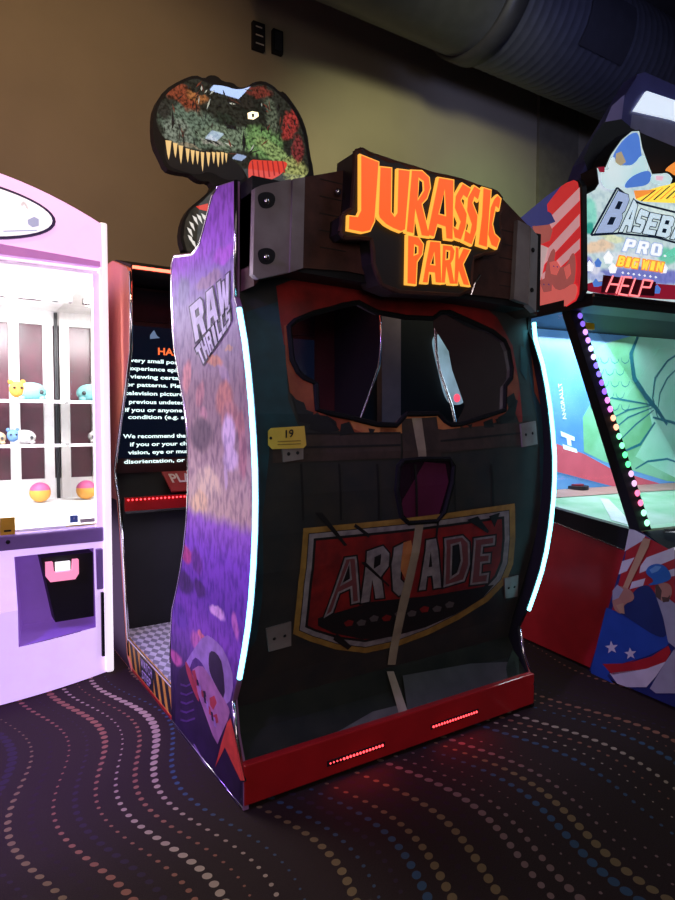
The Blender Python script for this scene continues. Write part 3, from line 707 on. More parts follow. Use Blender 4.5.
# rock-like dark rim along the board's edge
mb = MB().m(wood); n = len(pts)
for i in range(n):
    p, q = pts[i], pts[(i+1) % n]
    mb.tube([p+Vector((0, .01, 0)), (p+q)/2+Vector((random.uniform(-.006, .006), .006, random.uniform(-.006, .006))), q+Vector((0, .01, 0))], .011, 6)
mb.build('sign_rim', sign)
for p in ((338,192),(341,231)):
    MB().m(chrome).ball(at(p[0], p[1], 1, 2.1), .014, 10).build('sign_bolt', sign)
ss = Plane((0, YS, 0), (1, 0, 0), (0, 0, 1), (0, -1, 0))
yel = glow('letter_yellow', (1, .46, .06), 1.05)
org = mat('letter_orange', (.5, .06, .01), .35, emit=(1, .105, .018), es=1.15)
LT = {
 'J': [[(86,40),(157,68),(141,290),(124,326),(95,333),(40,322),(42,268),(75,272),(86,250)]],
 'U': [[(158,85),(205,90),(203,255),(214,270),(222,258),(226,94),(274,100),(256,322),(238,330),(208,318),(180,302),(156,278),(152,262)]],
 'R': [[(276,98),(318,100),(345,125),(350,165),(337,205),(318,226),(348,350),(313,345),(292,250),(287,338),(256,330)], [(306,132),(320,142),(322,175),(302,208)]],
 'A': [[(378,125),(437,135),(434,360),(405,356),(402,312),(376,303),(363,350),(333,342)], [(401,178),(404,268),(381,262)]],
 'S': [[(468,146),(503,168),(487,208),(472,196),(464,213),(487,262),(482,312),(464,362),(436,352),(428,305),(450,318),(458,292),(436,240),(440,195)]],
 'S2': [[(512,155),(538,172),(528,214),(514,202),(508,222),(527,270),(523,322),(504,380),(470,364),(476,318),(494,332),(500,302),(482,250),(486,200)]],
 'I': [[(544,162),(577,172),(562,390),(525,378),(538,270)]],
 'C': [[(600,190),(614,205),(606,248),(594,238),(582,300),(590,335),(610,355),(598,392),(574,380),(561,340),(570,240),(585,205)]],
 'P': [[(262,340),(305,348),(324,375),(320,412),(300,442),(296,528),(259,524)], [(290,380),(300,385),(300,410),(288,415)]],
 'A3': [[(345,362),(387,366),(392,523),(365,520),(362,484),(345,482),(340,522),(316,520),(330,440)], [(362,410),(364,452),(350,450)]],
 'R2': [[(392,376),(430,380),(442,400),(437,430),(427,447),(442,527),(418,525),(408,465),(405,522),(386,522)], [(408,400),(419,402),(417,430),(407,432)]],
 'K': [[(440,383),(456,386),(455,425),(470,388),(500,396),(472,450),(498,532),(470,528),(455,480),(452,527),(434,525)]]}
for k, l in LT.items():
    L0 = [Z(335, 145, zt, q) for q in l]
    mb = MB()
    out = shrink(L0[0], -.5)
    fr = [ss.pt(*ss.hit(*p), .014) for p in out]; bk = [ss.pt(*ss.hit(*p), .001) for p in out]
    mb.m(yel)
    a_ = [mb.bm.verts.new(p) for p in fr]; b2 = [mb.bm.verts.new(p) for p in bk]
    for i in range(len(a_)):
        j = (i+1) % len(a_); mb.face([a_[i], a_[j], b2[j], b2[i]])
    addpoly(mb, ss, [out]+[shrink(h, .5) for h in L0[1:]], .014, yel)
    addpoly(mb, ss, [shrink(L0[0], .8)]+[shrink(h, -.8) for h in L0[1:]], .0165, org)
    for h in L0[1:]: addpoly(mb, ss, [shrink(h, .5)], .0146, signm)
    mb.build('letter', sign, fix=False)
MB().m(chrome).tube([at(480, 275, 1, 2.02), at(475, 283, 1, 2.02), at(471, 295, 1, 2.03)], .004).build('loose_wire', sign)

# ---- cabin floor, platform with hazard stripes, tread plate
def tread():
    m = mat('tread_plate', (.30, .30, .36), .4, .6)
    nt = m.node_tree; N = nt.nodes; b = N['Principled BSDF']
    tc = N.new('ShaderNodeTexCoord'); mp = N.new('ShaderNodeMapping'); mp.inputs['Rotation'].default_value = (0, 0, R(45)); mp.inputs['Scale'].default_value = (30, 16, .01); mp.inputs['Location'].default_value = (0, 0, .5)
    ck = N.new('ShaderNodeTexChecker'); ck.inputs['Scale'].default_value = 1; ck.inputs['Color1'].default_value = (1, 1, 1, 1); ck.inputs['Color2'].default_value = (0, 0, 0, 1)
    nt.links.new(tc.outputs['Object'], mp.inputs[0]); nt.links.new(mp.outputs[0], ck.inputs['Vector'])
    mx = N.new('ShaderNodeMixRGB'); mx.inputs[1].default_value = (.17, .16, .20, 1); mx.inputs[2].default_value = (.46, .43, .52, 1); b.inputs['Metallic'].default_value = .1
    nt.links.new(ck.outputs['Color'], mx.inputs[0]); nt.links.new(mx.outputs[0], b.inputs['Base Color'])
    bp = N.new('ShaderNodeBump'); bp.inputs['Strength'].default_value = .6; nt.links.new(ck.outputs['Color'], bp.inputs['Height']); nt.links.new(bp.outputs[0], b.inputs['Normal'])
    return m
plat = MB().m(black).box((1.0, 2.42, .05), (2.6, 4.6, .165)).build('platform', cab)
MB().m(tread()).box((1.0, 2.5, .165), (2.6, 4.3, .172)).build('tread_plate', plat)
hz = MB().m(mat('hazard_yellow', (.70, .36, .04), .45)).box((.985, 3.07, .012), (1.0, 3.95, .165)).build('hazard_skirt', plat)
mb = MB().m(crack)
for y in (3.08, 3.19, 3.30, 3.66, 3.77):
    mb.loops([(.9835, y, .02), (.9835, y+.055, .02), (.9835, y+.12, .155), (.9835, y+.065, .155)], [(.986, y, .02), (.986, y+.055, .02), (.986, y+.12, .155), (.986, y+.065, .155)])
mb.box((.9835, 3.40, .02), (.986, 3.66, .155)); mb.build('hazard_stripes', hz)
hzp = Plane((.983, 0, 0), (0, 1, 0), (0, 0, 1), (-1, 0, 0)); mb = MB()
addtext(mb, hzp, 'WATCH', [(3.64, .145), (3.42, .145), (3.42, .095), (3.64, .095)], .001, mat('print_lilac_white', (.7, .6, .8), .5), bold=.01, uv=True)
addtext(mb, hzp, 'STEP', [(3.62, .08), (3.44, .08), (3.44, .03), (3.62, .03)], .001, mat('print_lilac_white', (.7, .6, .8), .5), bold=.01, uv=True)
mb.build('step_warning', hz)
MB().m(redpl).box((.980, 3.07, .0), (.986, 3.95, .014)).build('red_edge', hz)
MB().m(chrome).tube([(.985, 3.07, .168), (.985, 3.93, .168)], .006).build('step_trim', plat)

# ---- seat inside the hood
seatm = mat('black_vinyl', (.016, .016, .02), .4, coat=.2)
seat = MB().m(seatm).box((1.12, 2.5, .17), (2.48, 3.0, .5), .03).build('bench', cab)
MB().m(seatm).box((1.15, 2.48, .5), (1.78, 2.95, .58), .035).build('seat_cushion', seat)
MB().m(seatm).box((1.82, 2.48, .5), (2.45, 2.95, .58), .035).build('seat_cushion', seat)
for x0 in (1.16, 1.84):
    MB().m(seatm).loops([(x0, 2.40, .58), (x0+.6, 2.40, .58), (x0+.6, 2.52, .58), (x0, 2.52, .58)], [(x0+.05, 2.34, 1.22), (x0+.55, 2.34, 1.22), (x0+.55, 2.42, 1.22), (x0+.05, 2.42, 1.22)]).build('backrest', seat)
MB().m(black).prism([(2.26, 2.16), (2.27, 2.43), (2.40, 2.43), (2.6, 2.27), (2.93, 2.27), (2.93, 2.22), (2.6, 2.2)], 0, XL+.023, XR-.023).build('hood_roof', cab)

# ---- screen housing
HS = [(3.82,.005),(3.91,.07),(3.98,.4),(4.05,.8),(4.11,1.01),(4.18,1.1),(4.21,1.2),(4.13,1.35),(4.03,1.52),(3.9,1.72),(3.78,1.92),(3.755,2.1),(3.77,2.38),(3.8,2.41),(4.14,2.52),(4.6,2.54),(4.95,2.5),(4.95,.005)]
orm = mat('orange_print', (.85, .33, .16), .4, noise=((.75, .20, .26), .8), nscale=1.6)
XH = 2.80
for x in (XL, XH-.022):
    o = MB().m(orm if x == XL else black).prism(HS, 0, x, x+.022).build('housing_side_panel', cab)
    if x == XL:
        tag(o, 'orange and pink printed side panel')
        lw = [p for p in HS if p[1] <= 1.02]
        MB().m(mat('print_plum_black', (.03, .012, .035), .5)).prism([(lw[0][0]+.012, .01)]+[(p[0]+.012, p[1]) for p in lw[1:-1]]+[(4.94, 1.01), (4.94, .01)], 0, XL-.002, XL+.001).build('lower_print', o)
    MB().m(chrome).tube([(x+.011, y-.004, z) for y, z in HS[1:13]], .010).build('housing_edge_trim', cab, smooth=True)
MB().m(black).box((XL+.022, 4.62, .05), (XH-.022, 4.9, 2.5)).build('housing_back', cab)
MB().m(black).prism([(3.8, 2.40), (3.8, 2.43), (4.14, 2.53), (4.9, 2.54), (4.9, 2.44), (4.2, 2.43)], 0, XL+.022, XH-.022).build('housing_roof', cab)
o = MB().m(glow('led_red_bar', (1, .12, .07), 5)).box((XL+.03, 3.775, 2.405), (XH-.03, 3.79, 2.42)).build('roof_light_bar', cab)
lamp('AREA', 'roof_bar_glow', (1.8, 3.77, 2.38), (1.8, 3.9, 0), (1, .05, .03), .5, 1.5, .03)
o.location = (0, 0, 0)
SY = 4.36
MB().m(mat('maroon_bezel', (.05, .012, .016), .4)).box((XL+.024, SY+.01, 1.15), (XH-.024, SY+.06, 2.42)).build('screen_bezel', cab)
scrm = lit('screen_navy', (.004, .009, .026), .3)
scr = MB().m(scrm).box((1.02, SY, 1.26), (2.58, SY+.012, 2.16)).build('display_screen', cab)
MB().m(mat('upper_panel', (.012, .008, .02), .3)).box((1.02, SY-.004, 2.19), (2.58, SY+.012, 2.40)).build('upper_trim_panel', cab)
scp = Plane((0, SY, 0), (1, 0, 0), (0, 0, 1), (0, -1, 0)); mb = MB()
tw = glow('text_white', (.75, .95, .95), 1.4); to = glow('text_orange', (1, .16, .04), 1.3)
zz = at(150, 350, 1, SY).z
tx = at(158, 350, 1, SY).x
addtext(mb, scp, 'HAZARD NOTICE', [(tx, zz+.02), (tx+.62, zz+.02), (tx+.62, zz-.03), (tx, zz-.03)], .002, to, bold=.02, uv=True)
lines = [(363, 130, 'very small portion of the population may'), (371, 128, 'experience epileptic seizures when'), (379, 130, 'viewing certain kinds of flashing lights'), (387, 126, 'or patterns. Please consult a doctor if'), (395.5, 125, 'television pictures or video games or any'), (404, 129, 'previous undetected epileptic symptoms'), (412, 125, 'if you or anyone in your family has a similar'), (419, 128, 'condition (e.g. seizures or epilepsy)'),
         (438, 123, 'We recommend that parents supervise play'), (446, 130, 'if you or your child experience altered'), (454, 128, 'vision, eye or muscle twitches or'), (463, 124, 'disorientation, or convulsions, stop play')]
for py, px, t in lines:
    z = at(150, py-4, 1, SY).z; x0 = at(px, py, 1, SY).x; h = .036; x1 = x0+len(t)*.0235
    addtext(mb, scp, t, [(x0, z), (x1, z), (x1, z-h), (x0, z-h)], .002, tw, bold=.022, uv=True)
addtext(mb, scp, 'OK', [at(182, 475, 1, SY).xz, at(192, 475, 1, SY).xz, at(192, 482, 1, SY).xz, at(182, 482, 1, SY).xz], .002, tw, bold=.02, uv=True)
addpoly(mb, scp, [[(150,335),(154,330),(157,336),(160,338),(150,339)]], .002, glow('dim_blue', (.12, .18, .3), 1))
mb.build('screen_text', scr)
# control console below the screen
con = MB().m(black).prism([(4.10, .17), (4.05, .95), (4.08, .99), (4.36, 1.16), (4.6, 1.16), (4.6, .17)], 0, XL+.024, XH-.024).build('console', cab)
MB().m(chrome).box((XL+.03, 4.03, .93), (XR-.03, 4.055, .945)).build('console_trim', con)
MB().m(redpl).box((XL+.03, 4.035, .945), (XR-.03, 4.06, 1.03)).build('console_fascia', con)
mb = MB().m(dotm); x = XL+.05
while x < XR-.05: mb.ball((x, 4.032, 1.015), .006, 6); x += .026
mb.build('console_led_row', con)
a, b_ = at(160, 478, 1, 4.15), at(200, 496, 1, 4.15)
lb = MB().m(mat('label_red', (.4, .02, .02), .4)).loops([(1.32, 4.09, 1.04), (1.75, 4.09, 1.04), (1.75, 4.30, 1.155), (1.32, 4.30, 1.155)], [(1.32, 4.085, 1.05), (1.75, 4.085, 1.05), (1.75, 4.295, 1.165), (1.32, 4.295, 1.165)]).build('player_plate', con)
lbp = Plane((1.32, 4.083, 1.052), (1, 0, 0), Vector((0, .21, .115)).normalized(), Vector((0, -.115, .21)).normalized()); mb = MB()
addtext(mb, lbp, 'PLAYER 1', [(.03, .2), (.40, .2), (.40, .09), (.03, .09)], .004, mat('label_white', (.8, .75, .7), .5), bold=.03, uv=True)
mb.build('player_text', lb)
lamp('AREA', 'console_glow', (1.8, 4.0, 1.0), (1.8, 3.6, .9), (1, .05, .03), .4, 1.4, .02)

lamp('AREA', 'footwell_fill', (1.8, 3.7, .92), (1.8, 3.6, 0), (.85, .75, 1), 9, 1.4, .3)  # unseen fill added under the console to brighten the tread plate
# ---- dinosaur head topper
YT = 4.2
tp = Plane((0, YT, 0), (1, 0, 0), (0, 0, 1), (0, -1, 0))
zk = 170/675; zj = 200/675
OUT = Z(150, 70, zk, [(10,205),(18,140),(55,80),(120,40),(180,18),(215,35),(235,20),(265,22),(290,46),(330,50),(350,70),(385,68),(410,48),(450,42),(490,62),(515,88),(530,84),(560,120),(600,180),(625,250),(635,330),(650,400),(652,470)])
OUT += [(300,192),(236,192)] + Z(140, 60, zj, [(340,680),(250,690),(150,652),(134,600),(143,540),(165,500),(205,468),(248,430)])+Z(150, 70, zk, [(236,440),(205,442),(180,430),(160,412),(100,405),(62,390),(45,350),(15,290)])
top_ = MB().m(black)
OUT = ch(OUT, 1)
q = [tp.pt(*tp.hit(*p)) for p in OUT]
top_.loops(q, [v+Vector((0, .07, 0)) for v in q]); topper = top_.build('dinosaur_topper', cab)
tag(topper, 'lit cut-out dinosaur head with open toothy jaws')
E_ = .9
skin = lit('skin_green', (.025, .045, .035), 1.0, noise=((.22, .27, .20), .7), nscale=30)
skd = lit('skin_dark', (.006, .010, .009), .8, noise=((.05, .045, .034), .7), nscale=26)
skr = lit('skin_rust', (.22, .04, .018), 1.0, noise=((.02, .014, .012), .6), nscale=26)
skg = lit('skin_lime', (.20, .28, .09), 1.1, noise=((.05, .09, .05), .6), nscale=28)
gum = lit('gum_red', (.75, .05, .03), 1.0); too = lit('tooth', (.85, .55, .22), 1.1); too2 = lit('tooth_pale', (.85, .8, .75), 1.0)
for m_ in (skin, skd, skr, skg, gum, too, too2):
    b_ = m_.node_tree.nodes['Principled BSDF']; b_.inputs['Coat Weight'].default_value = 1; b_.inputs['Coat Roughness'].default_value = .015; b_.inputs['Roughness'].default_value = .8; b_.inputs['Base Color'].default_value = (.01, .01, .01, 1)
    for l_ in list(b_.inputs['Base Color'].links): m_.node_tree.links.remove(l_)
mb = MB()
def T(pts, m, off): addpoly(mb, tp, [Z(150, 70, zk, ch(pts) if len(pts) > 7 else pts)], off, m)
TB_ = pxblob(tp, 150, 70, zk, [(170,230,130,80,0,(.13,.18,.13)), (110,250,60,60,0,(.20,.23,.18)), (300,270,120,50,8,(.16,.21,.14)), (450,290,80,62,10,(.16,.30,.10)), (500,330,90,34,-20,(.24,.34,.12)), (575,400,50,60,0,(.34,.36,.12)), (480,180,26,70,10,(.10,.12,.08)),
  (120,100,90,36,-28,(.24,.05,.022)), (185,108,46,22,0,(.36,.13,.04)), (430,88,60,22,12,(.15,.026,.018)), (560,215,30,80,-28,(.34,.035,.03)), (585,320,24,60,-10,(.20,.03,.03)), (400,150,70,46,0,(.012,.016,.012)), (300,200,50,26,0,(.02,.03,.02)), (360,120,60,30,0,(.02,.018,.014)), (60,160,26,40,0,(.03,.03,.025)), (250,285,46,14,5,(.30,.29,.24)), (140,300,60,12,8,(.26,.22,.15))])
trm = art_mat('dinosaur_print', 0, (.022, .024, .018), TB_, warp=.05, ws=12, fine=((.10, .11, .10), 46, 1.0), emit=1.25)
b_ = trm.node_tree.nodes['Principled BSDF']; b_.inputs['Coat Weight'].default_value = 1; b_.inputs['Coat Roughness'].default_value = .015; b_.inputs['Roughness'].default_value = .8
T([(22,205),(30,150),(65,92),(125,52),(180,32),(215,46),(245,60),(290,62),(350,82),(410,62),(450,56),(488,76),(520,105),(555,140),(590,200),(612,270),(622,340),(636,420),(560,440),(520,450),(440,460),(390,440),(370,390),(290,330),(150,325),(60,275),(40,250)], trm, .002)
T([(390,355),(440,360),(500,362),(545,365),(540,390),(515,420),(470,440),(415,458),(388,440)], gum, .0055)
for k in range(7):
    x = 402+k*20; T([(x,362),(x+5,362),(x+14,440-k*5),(x+8,445-k*6)], lit('gum_dark', (.22, .01, .01), 1), .0065)
T([(386,172),(405,165),(428,170),(430,185),(410,198),(388,195)], lit('eye', (1, .85, .55), 1.6), .006)
T([(402,175),(412,175),(411,190),(404,190)], crack, .0068)
T([(60,275),(150,315),(290,330),(370,392),(380,440),(300,440),(235,400),(190,420),(110,398),(70,380),(55,330)], crack, .004)
tt = [(60,280,24,78),(90,290,18,60),(112,300,18,75),(140,312,16,58),(160,318,16,60),(180,322,14,55),(200,326,14,80),(222,326,16,60),(244,326,14,48),(262,326,14,62),(280,326,12,52),(296,330,10,40)]
for x, y, w_, h_ in tt: T([(x,y),(x+w_,y+3),(x+w_*.75,y+h_*.7),(x+w_*.55,y+h_),(x+w_*.3,y+h_*.7)], too, .0065)
for q_ in ([(88,150),(95,200),(90,240),(84,205)], [(370,240),(380,290),(372,330),(364,290)], [(420,300),(395,335),(390,330)], [(130,250),(138,290),(130,300)], [(170,260),(180,300),(172,302)], [(300,215),(340,225),(345,240),(305,232)]):
    T(q_, crack, .0055)
pal = lit('scale_pale', (.30, .33, .29), 1)
def inside(p, poly):
    c = False
    for i_ in range(len(poly)):
        (x1_, y1_), (x2_, y2_) = poly[i_-1], poly[i_]
        if (y1_ > p[1]) != (y2_ > p[1]) and p[0] < (x2_-x1_)*(p[1]-y1_)/(y2_-y1_)+x1_: c = not c
    return c
HEAD = [(60,120),(180,50),(290,80),(450,75),(560,150),(620,340),(600,420),(540,360),(330,335),(80,280),(40,220)]
for k in range(130):
    x = random.uniform(45, 610); y = random.uniform(55, 420)
    if not inside((x, y), HEAD) or (370 < x < 440 and 150 < y < 210): continue
    an = math.atan2(y-210, x-330)+math.pi/2+random.uniform(-.5, .5) if random.random() < .6 else random.uniform(1.2, 1.9)
    ln = random.uniform(8, 26); wd = random.uniform(1.5, 4); cx_, sx_ = math.cos(an), math.sin(an)
    T([(x-cx_*ln, y-sx_*ln), (x-sx_*wd, y+cx_*wd), (x+cx_*ln, y+sx_*ln), (x+sx_*wd, y-cx_*wd)], random.choice([crack, crack, crack, pal, skd, skr]), .0050+k*2e-6)
def J(pts, m, off): addpoly(mb, tp, [Z(140, 60, zj, pts)], off, m)
J([(250,438),(210,478),(172,506),(152,545),(146,600),(158,645),(250,672),(300,560)], skd, .003)
J([(188,495),(228,485),(232,512),(200,505)], gum, .005)
for x, y in ((158,565),(160,590),(165,545),(176,525),(190,520),(206,518),(170,605)):
    J([(x,y),(x+14,y+8),(x+20,y+34),(x+6,y+16)], too2, .005)
mb.build('dinosaur_artwork', topper)
MB().m(black).box((1.5, YT+.02, 2.5), (2.3, YT+.2, 2.72)).build('topper_mount', cab)

# yellow tag hanging on the gate
tg = empty('price_tag', face.pt(*face.hit(285, 438), .02), 'yellow paper tag marked 19 on the black cabinet beside its left light strip', 'paper tag')
tq = [(266,431),(269,428),(302,426),(304,445),(301,448),(270,449),(266,445)]
c = [face.pt(*face.hit(*p), .016) for p in tq]; d = [face.pt(*face.hit(*p), .019) for p in tq]
tgm = mat('tag_yellow', (.72, .50, .07), .6)
MB().m(tgm).loops(c, d).build('paper', tg)
mb = MB()
addtext(mb, face, '19', [(283,430),(291,429),(291,437),(283,438)], .021, crack, bold=.02)
for k in range(2): addpoly(mb, face, [[(275,441+k*3),(298,440+k*3),(298,441+k*3),(275,442+k*3)]], .021, mat('tag_line', (.3, .2, .03), .6))
mb.build('printed_number', tg)
MB().m(black).ball(face.pt(*face.hit(268.5, 438), .0195), .006, 8, (1, .4, 1)).build('eyelet', tg)

# ================================================================= added dark backing, blackens the view through the rear windows
bk = empty('dark_backing', (4.1, 4.9, 0), 'made-up dark cabinet added behind the skull-eye rear windows to darken the view', 'arcade machine')
MB().m(black).box((2.85, 5.0, .02), (6.6, 5.9, 3.3), .02).build('body', bk)
MB().m(mat('mauve_trim', (.20, .15, .17), .4)).prism([(at(384, 320, 1, 4.9).x, .02), (at(403, 320, 1, 4.9).x, .02), (at(402, 320, 1, 4.9).x, 2.9), (at(383, 320, 1, 4.9).x, 2.9)], 1, 4.92, 5.0).build('front_column', bk)
gp = [at(p[0], p[1], 1, 4.96) for p in ch([(434,338),(441,333),(449,336),(452,352),(460,378),(467,398),(460,406),(448,402),(441,372),(436,352)])]
o = MB().m(mat('far_glow', (.1, .16, .2), .4, noise=((.25, .38, .5), .9), nscale=3, emit=(1, 1, 1), es=.9)).loops(gp, [v+Vector((0, .04, 0)) for v in gp]).build('tear_shaped_light', bk)  # added emitter, shaped like the bluish light in the gap
MB().m(glow('far_red', (1, .08, .15), 1.2)).ball(at(457, 398, 1, 4.95), .045, 12, (1, .4, 1)).build('red_lamp', o)

# ================================================================= CRANE MACHINE
cr = empty('crane_machine', (0, 4.6, 0), 'glowing lavender prize crane machine with arched top at left edge', 'crane machine')
CW, CF, CBk = .86, 3.88, 5.5
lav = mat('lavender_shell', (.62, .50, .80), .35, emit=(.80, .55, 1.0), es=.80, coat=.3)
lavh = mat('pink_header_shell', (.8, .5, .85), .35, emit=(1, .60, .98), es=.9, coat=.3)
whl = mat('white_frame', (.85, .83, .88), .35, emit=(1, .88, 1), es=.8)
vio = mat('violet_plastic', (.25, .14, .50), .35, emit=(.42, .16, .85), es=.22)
purp = mat('bezel_purple', (.28, .18, .46), .35)
def bow(x, y0, amt): return y0-amt*(1-(x/CW)**2)
# base shell with bowed front
n = 24; xs = [-CW+2*CW*i/n for i in range(n+1)]
def shell(z0, z1, amt0, amt1, m, nm, yb=CBk, par=cr):
    A_ = [(x, bow(x, CF, amt0), z0) for x in xs]+[(CW, yb, z0), (-CW, yb, z0)]
    B_ = [(x, bow(x, CF, amt1), z1) for x in xs]+[(CW, yb, z1), (-CW, yb, z1)]
    return MB().m(m).loops(A_, B_).build(nm, par, smooth=False)
# lower body built around the prize recess
REC = (.36, .78, .30, .765)
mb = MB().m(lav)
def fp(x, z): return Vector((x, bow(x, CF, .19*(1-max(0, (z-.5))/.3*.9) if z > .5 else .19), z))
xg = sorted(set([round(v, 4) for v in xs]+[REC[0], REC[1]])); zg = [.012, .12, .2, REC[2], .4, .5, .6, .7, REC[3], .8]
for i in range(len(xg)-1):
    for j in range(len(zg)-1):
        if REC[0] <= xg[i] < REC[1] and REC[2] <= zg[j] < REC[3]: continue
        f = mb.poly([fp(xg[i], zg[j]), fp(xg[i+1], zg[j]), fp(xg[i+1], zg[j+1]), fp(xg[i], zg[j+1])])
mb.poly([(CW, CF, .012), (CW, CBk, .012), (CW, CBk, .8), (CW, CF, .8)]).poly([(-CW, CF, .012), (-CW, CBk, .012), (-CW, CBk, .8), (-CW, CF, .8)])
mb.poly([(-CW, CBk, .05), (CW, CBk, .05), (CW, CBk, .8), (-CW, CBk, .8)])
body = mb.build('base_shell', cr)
# recess
x0, x1, z0, z1 = REC; yb = 4.02
mb = MB().m(vio)
P4 = [fp(x0, z0), fp(x1, z0), fp(x1, z1), fp(x0, z1)]; Q4 = [Vector((x0+.05, yb, z0+.03)), Vector((x1, yb, z0+.03)), Vector((x1, yb, z1)), Vector((x0+.02, yb, z1))]
for i in range(4): mb.poly([P4[i], P4[(i+1) % 4], Q4[(i+1) % 4], Q4[i]])
mb.poly(Q4); rec = mb.build('prize_recess', cr)
a, b_ = at(50, 622, 1, 3.93), at(92, 560, 1, 3.93)
MB().m(black).loops([(a.x+.02, 3.87, .36), (.775, 3.87, .36), (.775, 3.87, .74), (a.x-.05, 3.87, .74)], [(a.x+.02, 4.0, .36), (.775, 4.0, .36), (.775, 4.0, .74), (a.x-.05, 4.0, .74)]).build('prize_door', rec)
# pink lit handle
def cp(px, py, Y=3.85): return at(px, py, 1, Y)
a, b_ = cp(46, 582), cp(78, 559)
bm_ = glow('bill_pink', (1, .30, .50), 1.0)
h = MB().m(bm_).prism([(a.x, a.z+.03), (a.x+.02, a.z), (b_.x-.02, a.z), (b_.x, a.z+.03), (b_.x, b_.z), (b_.x-.03, b_.z), (b_.x-.035, b_.z-.06), (a.x+.04, b_.z-.06), (a.x+.035, b_.z), (a.x, b_.z)], 1, 3.83, 3.87).build('bill_slot', rec)
MB().m(glow('bill_white', (1, .95, 1), 1.3)).box((a.x+.05, 3.835, b_.z-.055), (b_.x-.045, 3.86, b_.z-.005)).build('bill_mouth', h)
MB().m(purp).box((.79, 3.845, .52), (.828, 3.885, .76), .006).build('lock_plate', cr)
MB().m(black).box((.812, 3.838, .12), (.828, 3.9, .50)).build('side_slot', cr)
MB().m(mat('leg_grey', (.2, .2, .22), .4, .6)).box((.70, 4.0, 0), (.78, 4.08, .05)).build('foot', cr)
MB().m(mat('leg_grey', (.2, .2, .22), .4, .6)).box((-.78, 4.0, 0), (-.70, 4.08, .05)).build('foot', cr)
for xx in (-.78, .70): MB().m(mat('leg_grey', (.2, .2, .22), .4, .6)).box((xx, 5.3, 0), (xx+.08, 5.38, .05)).build('foot', cr)
# bezel, columns, header
MB().m(purp).box((-.84, 3.86, .80), (.84, 3.95, .885), .01).build('window_bezel', cr)
MB().m(black).ball(cp(8, 542, 3.86), .012, 10, (1, .5, 1)).build('bezel_button', cr)
for xx, w_ in ((.835, .045), (-.88, .045)):
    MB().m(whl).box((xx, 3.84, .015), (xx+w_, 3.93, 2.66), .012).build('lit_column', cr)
MB().m(lav).box((.80, 3.87, .885), (.838, 3.92, 2.37)).build('inner_jamb', cr)
MB().m(lav).box((-.838, 3.87, .885), (-.80, 3.92, 2.37)).build('inner_jamb', cr)
arc = [(x, 2.64+.22*(1-(x/CW)**2)) for x in xs]
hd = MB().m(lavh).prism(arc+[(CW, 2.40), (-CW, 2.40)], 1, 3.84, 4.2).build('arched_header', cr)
MB().m(mat('header_lilac', (.62, .34, .8), .4, emit=(.75, .2, .85), es=.35)).prism([(-.83, 2.395), (.83, 2.395), (.83, 2.425), (.3, 2.45), (-.3, 2.45), (-.83, 2.425)], 1, 3.81, 3.86).build('header_lip', hd)
MB().m(lavh).prism(arc+[(CW, 2.40), (-CW, 2.40)], 1, 4.2, CBk).build('roof', cr)
ov = lambda rx, rz, cz=2.615: [(math.cos(t*math.pi/24)*rx, cz+math.sin(t*math.pi/24)*rz) for t in range(48)]
o = MB().m(mat('navy_ring', (.05, .03, .18), .4)).prism(ov(.60, .165), 1, 3.822, 3.842).build('oval_sign', hd)
MB().m(glow('oval_white', (1, .93, 1), 1.0)).prism(ov(.582, .150), 1, 3.818, 3.824).build('oval_face', o)
hp = Plane((0, 3.817, 0), (1, 0, 0), (0, 0, 1), (0, -1, 0)); mb = MB()
pb = mat('pale_blue_print', (.4, .45, .8), .5, emit=(.55, .6, .95), es=.5)
addpoly(mb, hp, [Z(0, 170, .311, [(88,160),(110,150),(125,158),(125,180),(105,185),(90,175)])], .001, pb)
addpoly(mb, hp, [Z(0, 170, .311, [(66,110),(74,100),(84,106),(92,125),(88,128),(78,112),(70,118)])], .001, mat('pale_grey_print', (.7, .66, .8), .5, emit=(.85, .8, .9), es=.6))
addpoly(mb, hp, [Z(0, 170, .311, [(10,195),(120,192),(120,196),(10,199)])], .001, pb)
mb.build('oval_print', o)
# case interior
white = mat('case_white', (.8, .78, .78), .5)
MB().m(white).box((-.84, 3.95, .80), (.84, 5.48, .90)).build('play_floor', cr)
MB().m(white).box((-.84, 3.95, 2.38), (.84, 5.48, 2.41)).build('case_ceiling', cr)
mirr = mat('mirror', (.62, .60, .56), .02, 1)
mr = MB().m(mirr).box((.835, 3.95, .90), (.85, 5.47, 2.38)).build('side_mirror', cr)
MB().m(mirr).box((-.85, 3.95, .90), (-.835, 5.47, 2.38)).build('side_mirror', cr)
pane = mat('back_pane', (.10, .028, .045), .25, noise=((.05, .03, .035), .9), nscale=6)
back = MB().m(pane).box((-.835, 5.46, .90), (.835, 5.48, 2.38)).build('back_panel', cr)
mb = MB().m(white)
mb.box((-.835, 5.43, 2.27), (.835, 5.46, 2.38))
for x in (-.8, -.45, -.1, .22, .50, .74): mb.box((x, 5.42, .9), (x+.07, 5.46, 2.38))
mb.box((-.835, 5.43, .90), (.835, 5.46, 1.06)); mb.build('back_frame', cr)
MB().m(chrome).box((.829, 3.96, .9), (.835, 3.975, 2.37)).build('corner_strip', cr)
MB().m(dkpaint).box((.822, 5.42, .9), (.834, 5.435, 2.37)).build('corner_strip', cr)
# glass prize shelves
acr = gls('acrylic', (.93, .95, .97), .2)
for z in (1.66, 1.34):
    o = MB().m(acr).box((-.5, 5.0, z-.008), (.82, 5.42, z)).build('prize_shelf', cr)
    MB().m(whl).box((-.5, 4.992, z-.014), (.82, 5.0, z+.006)).build('shelf_lip', o)
MB().m(glass).box((-.80, 3.885, .885), (.80, 3.891, 2.38)).build('front_glass', cr)
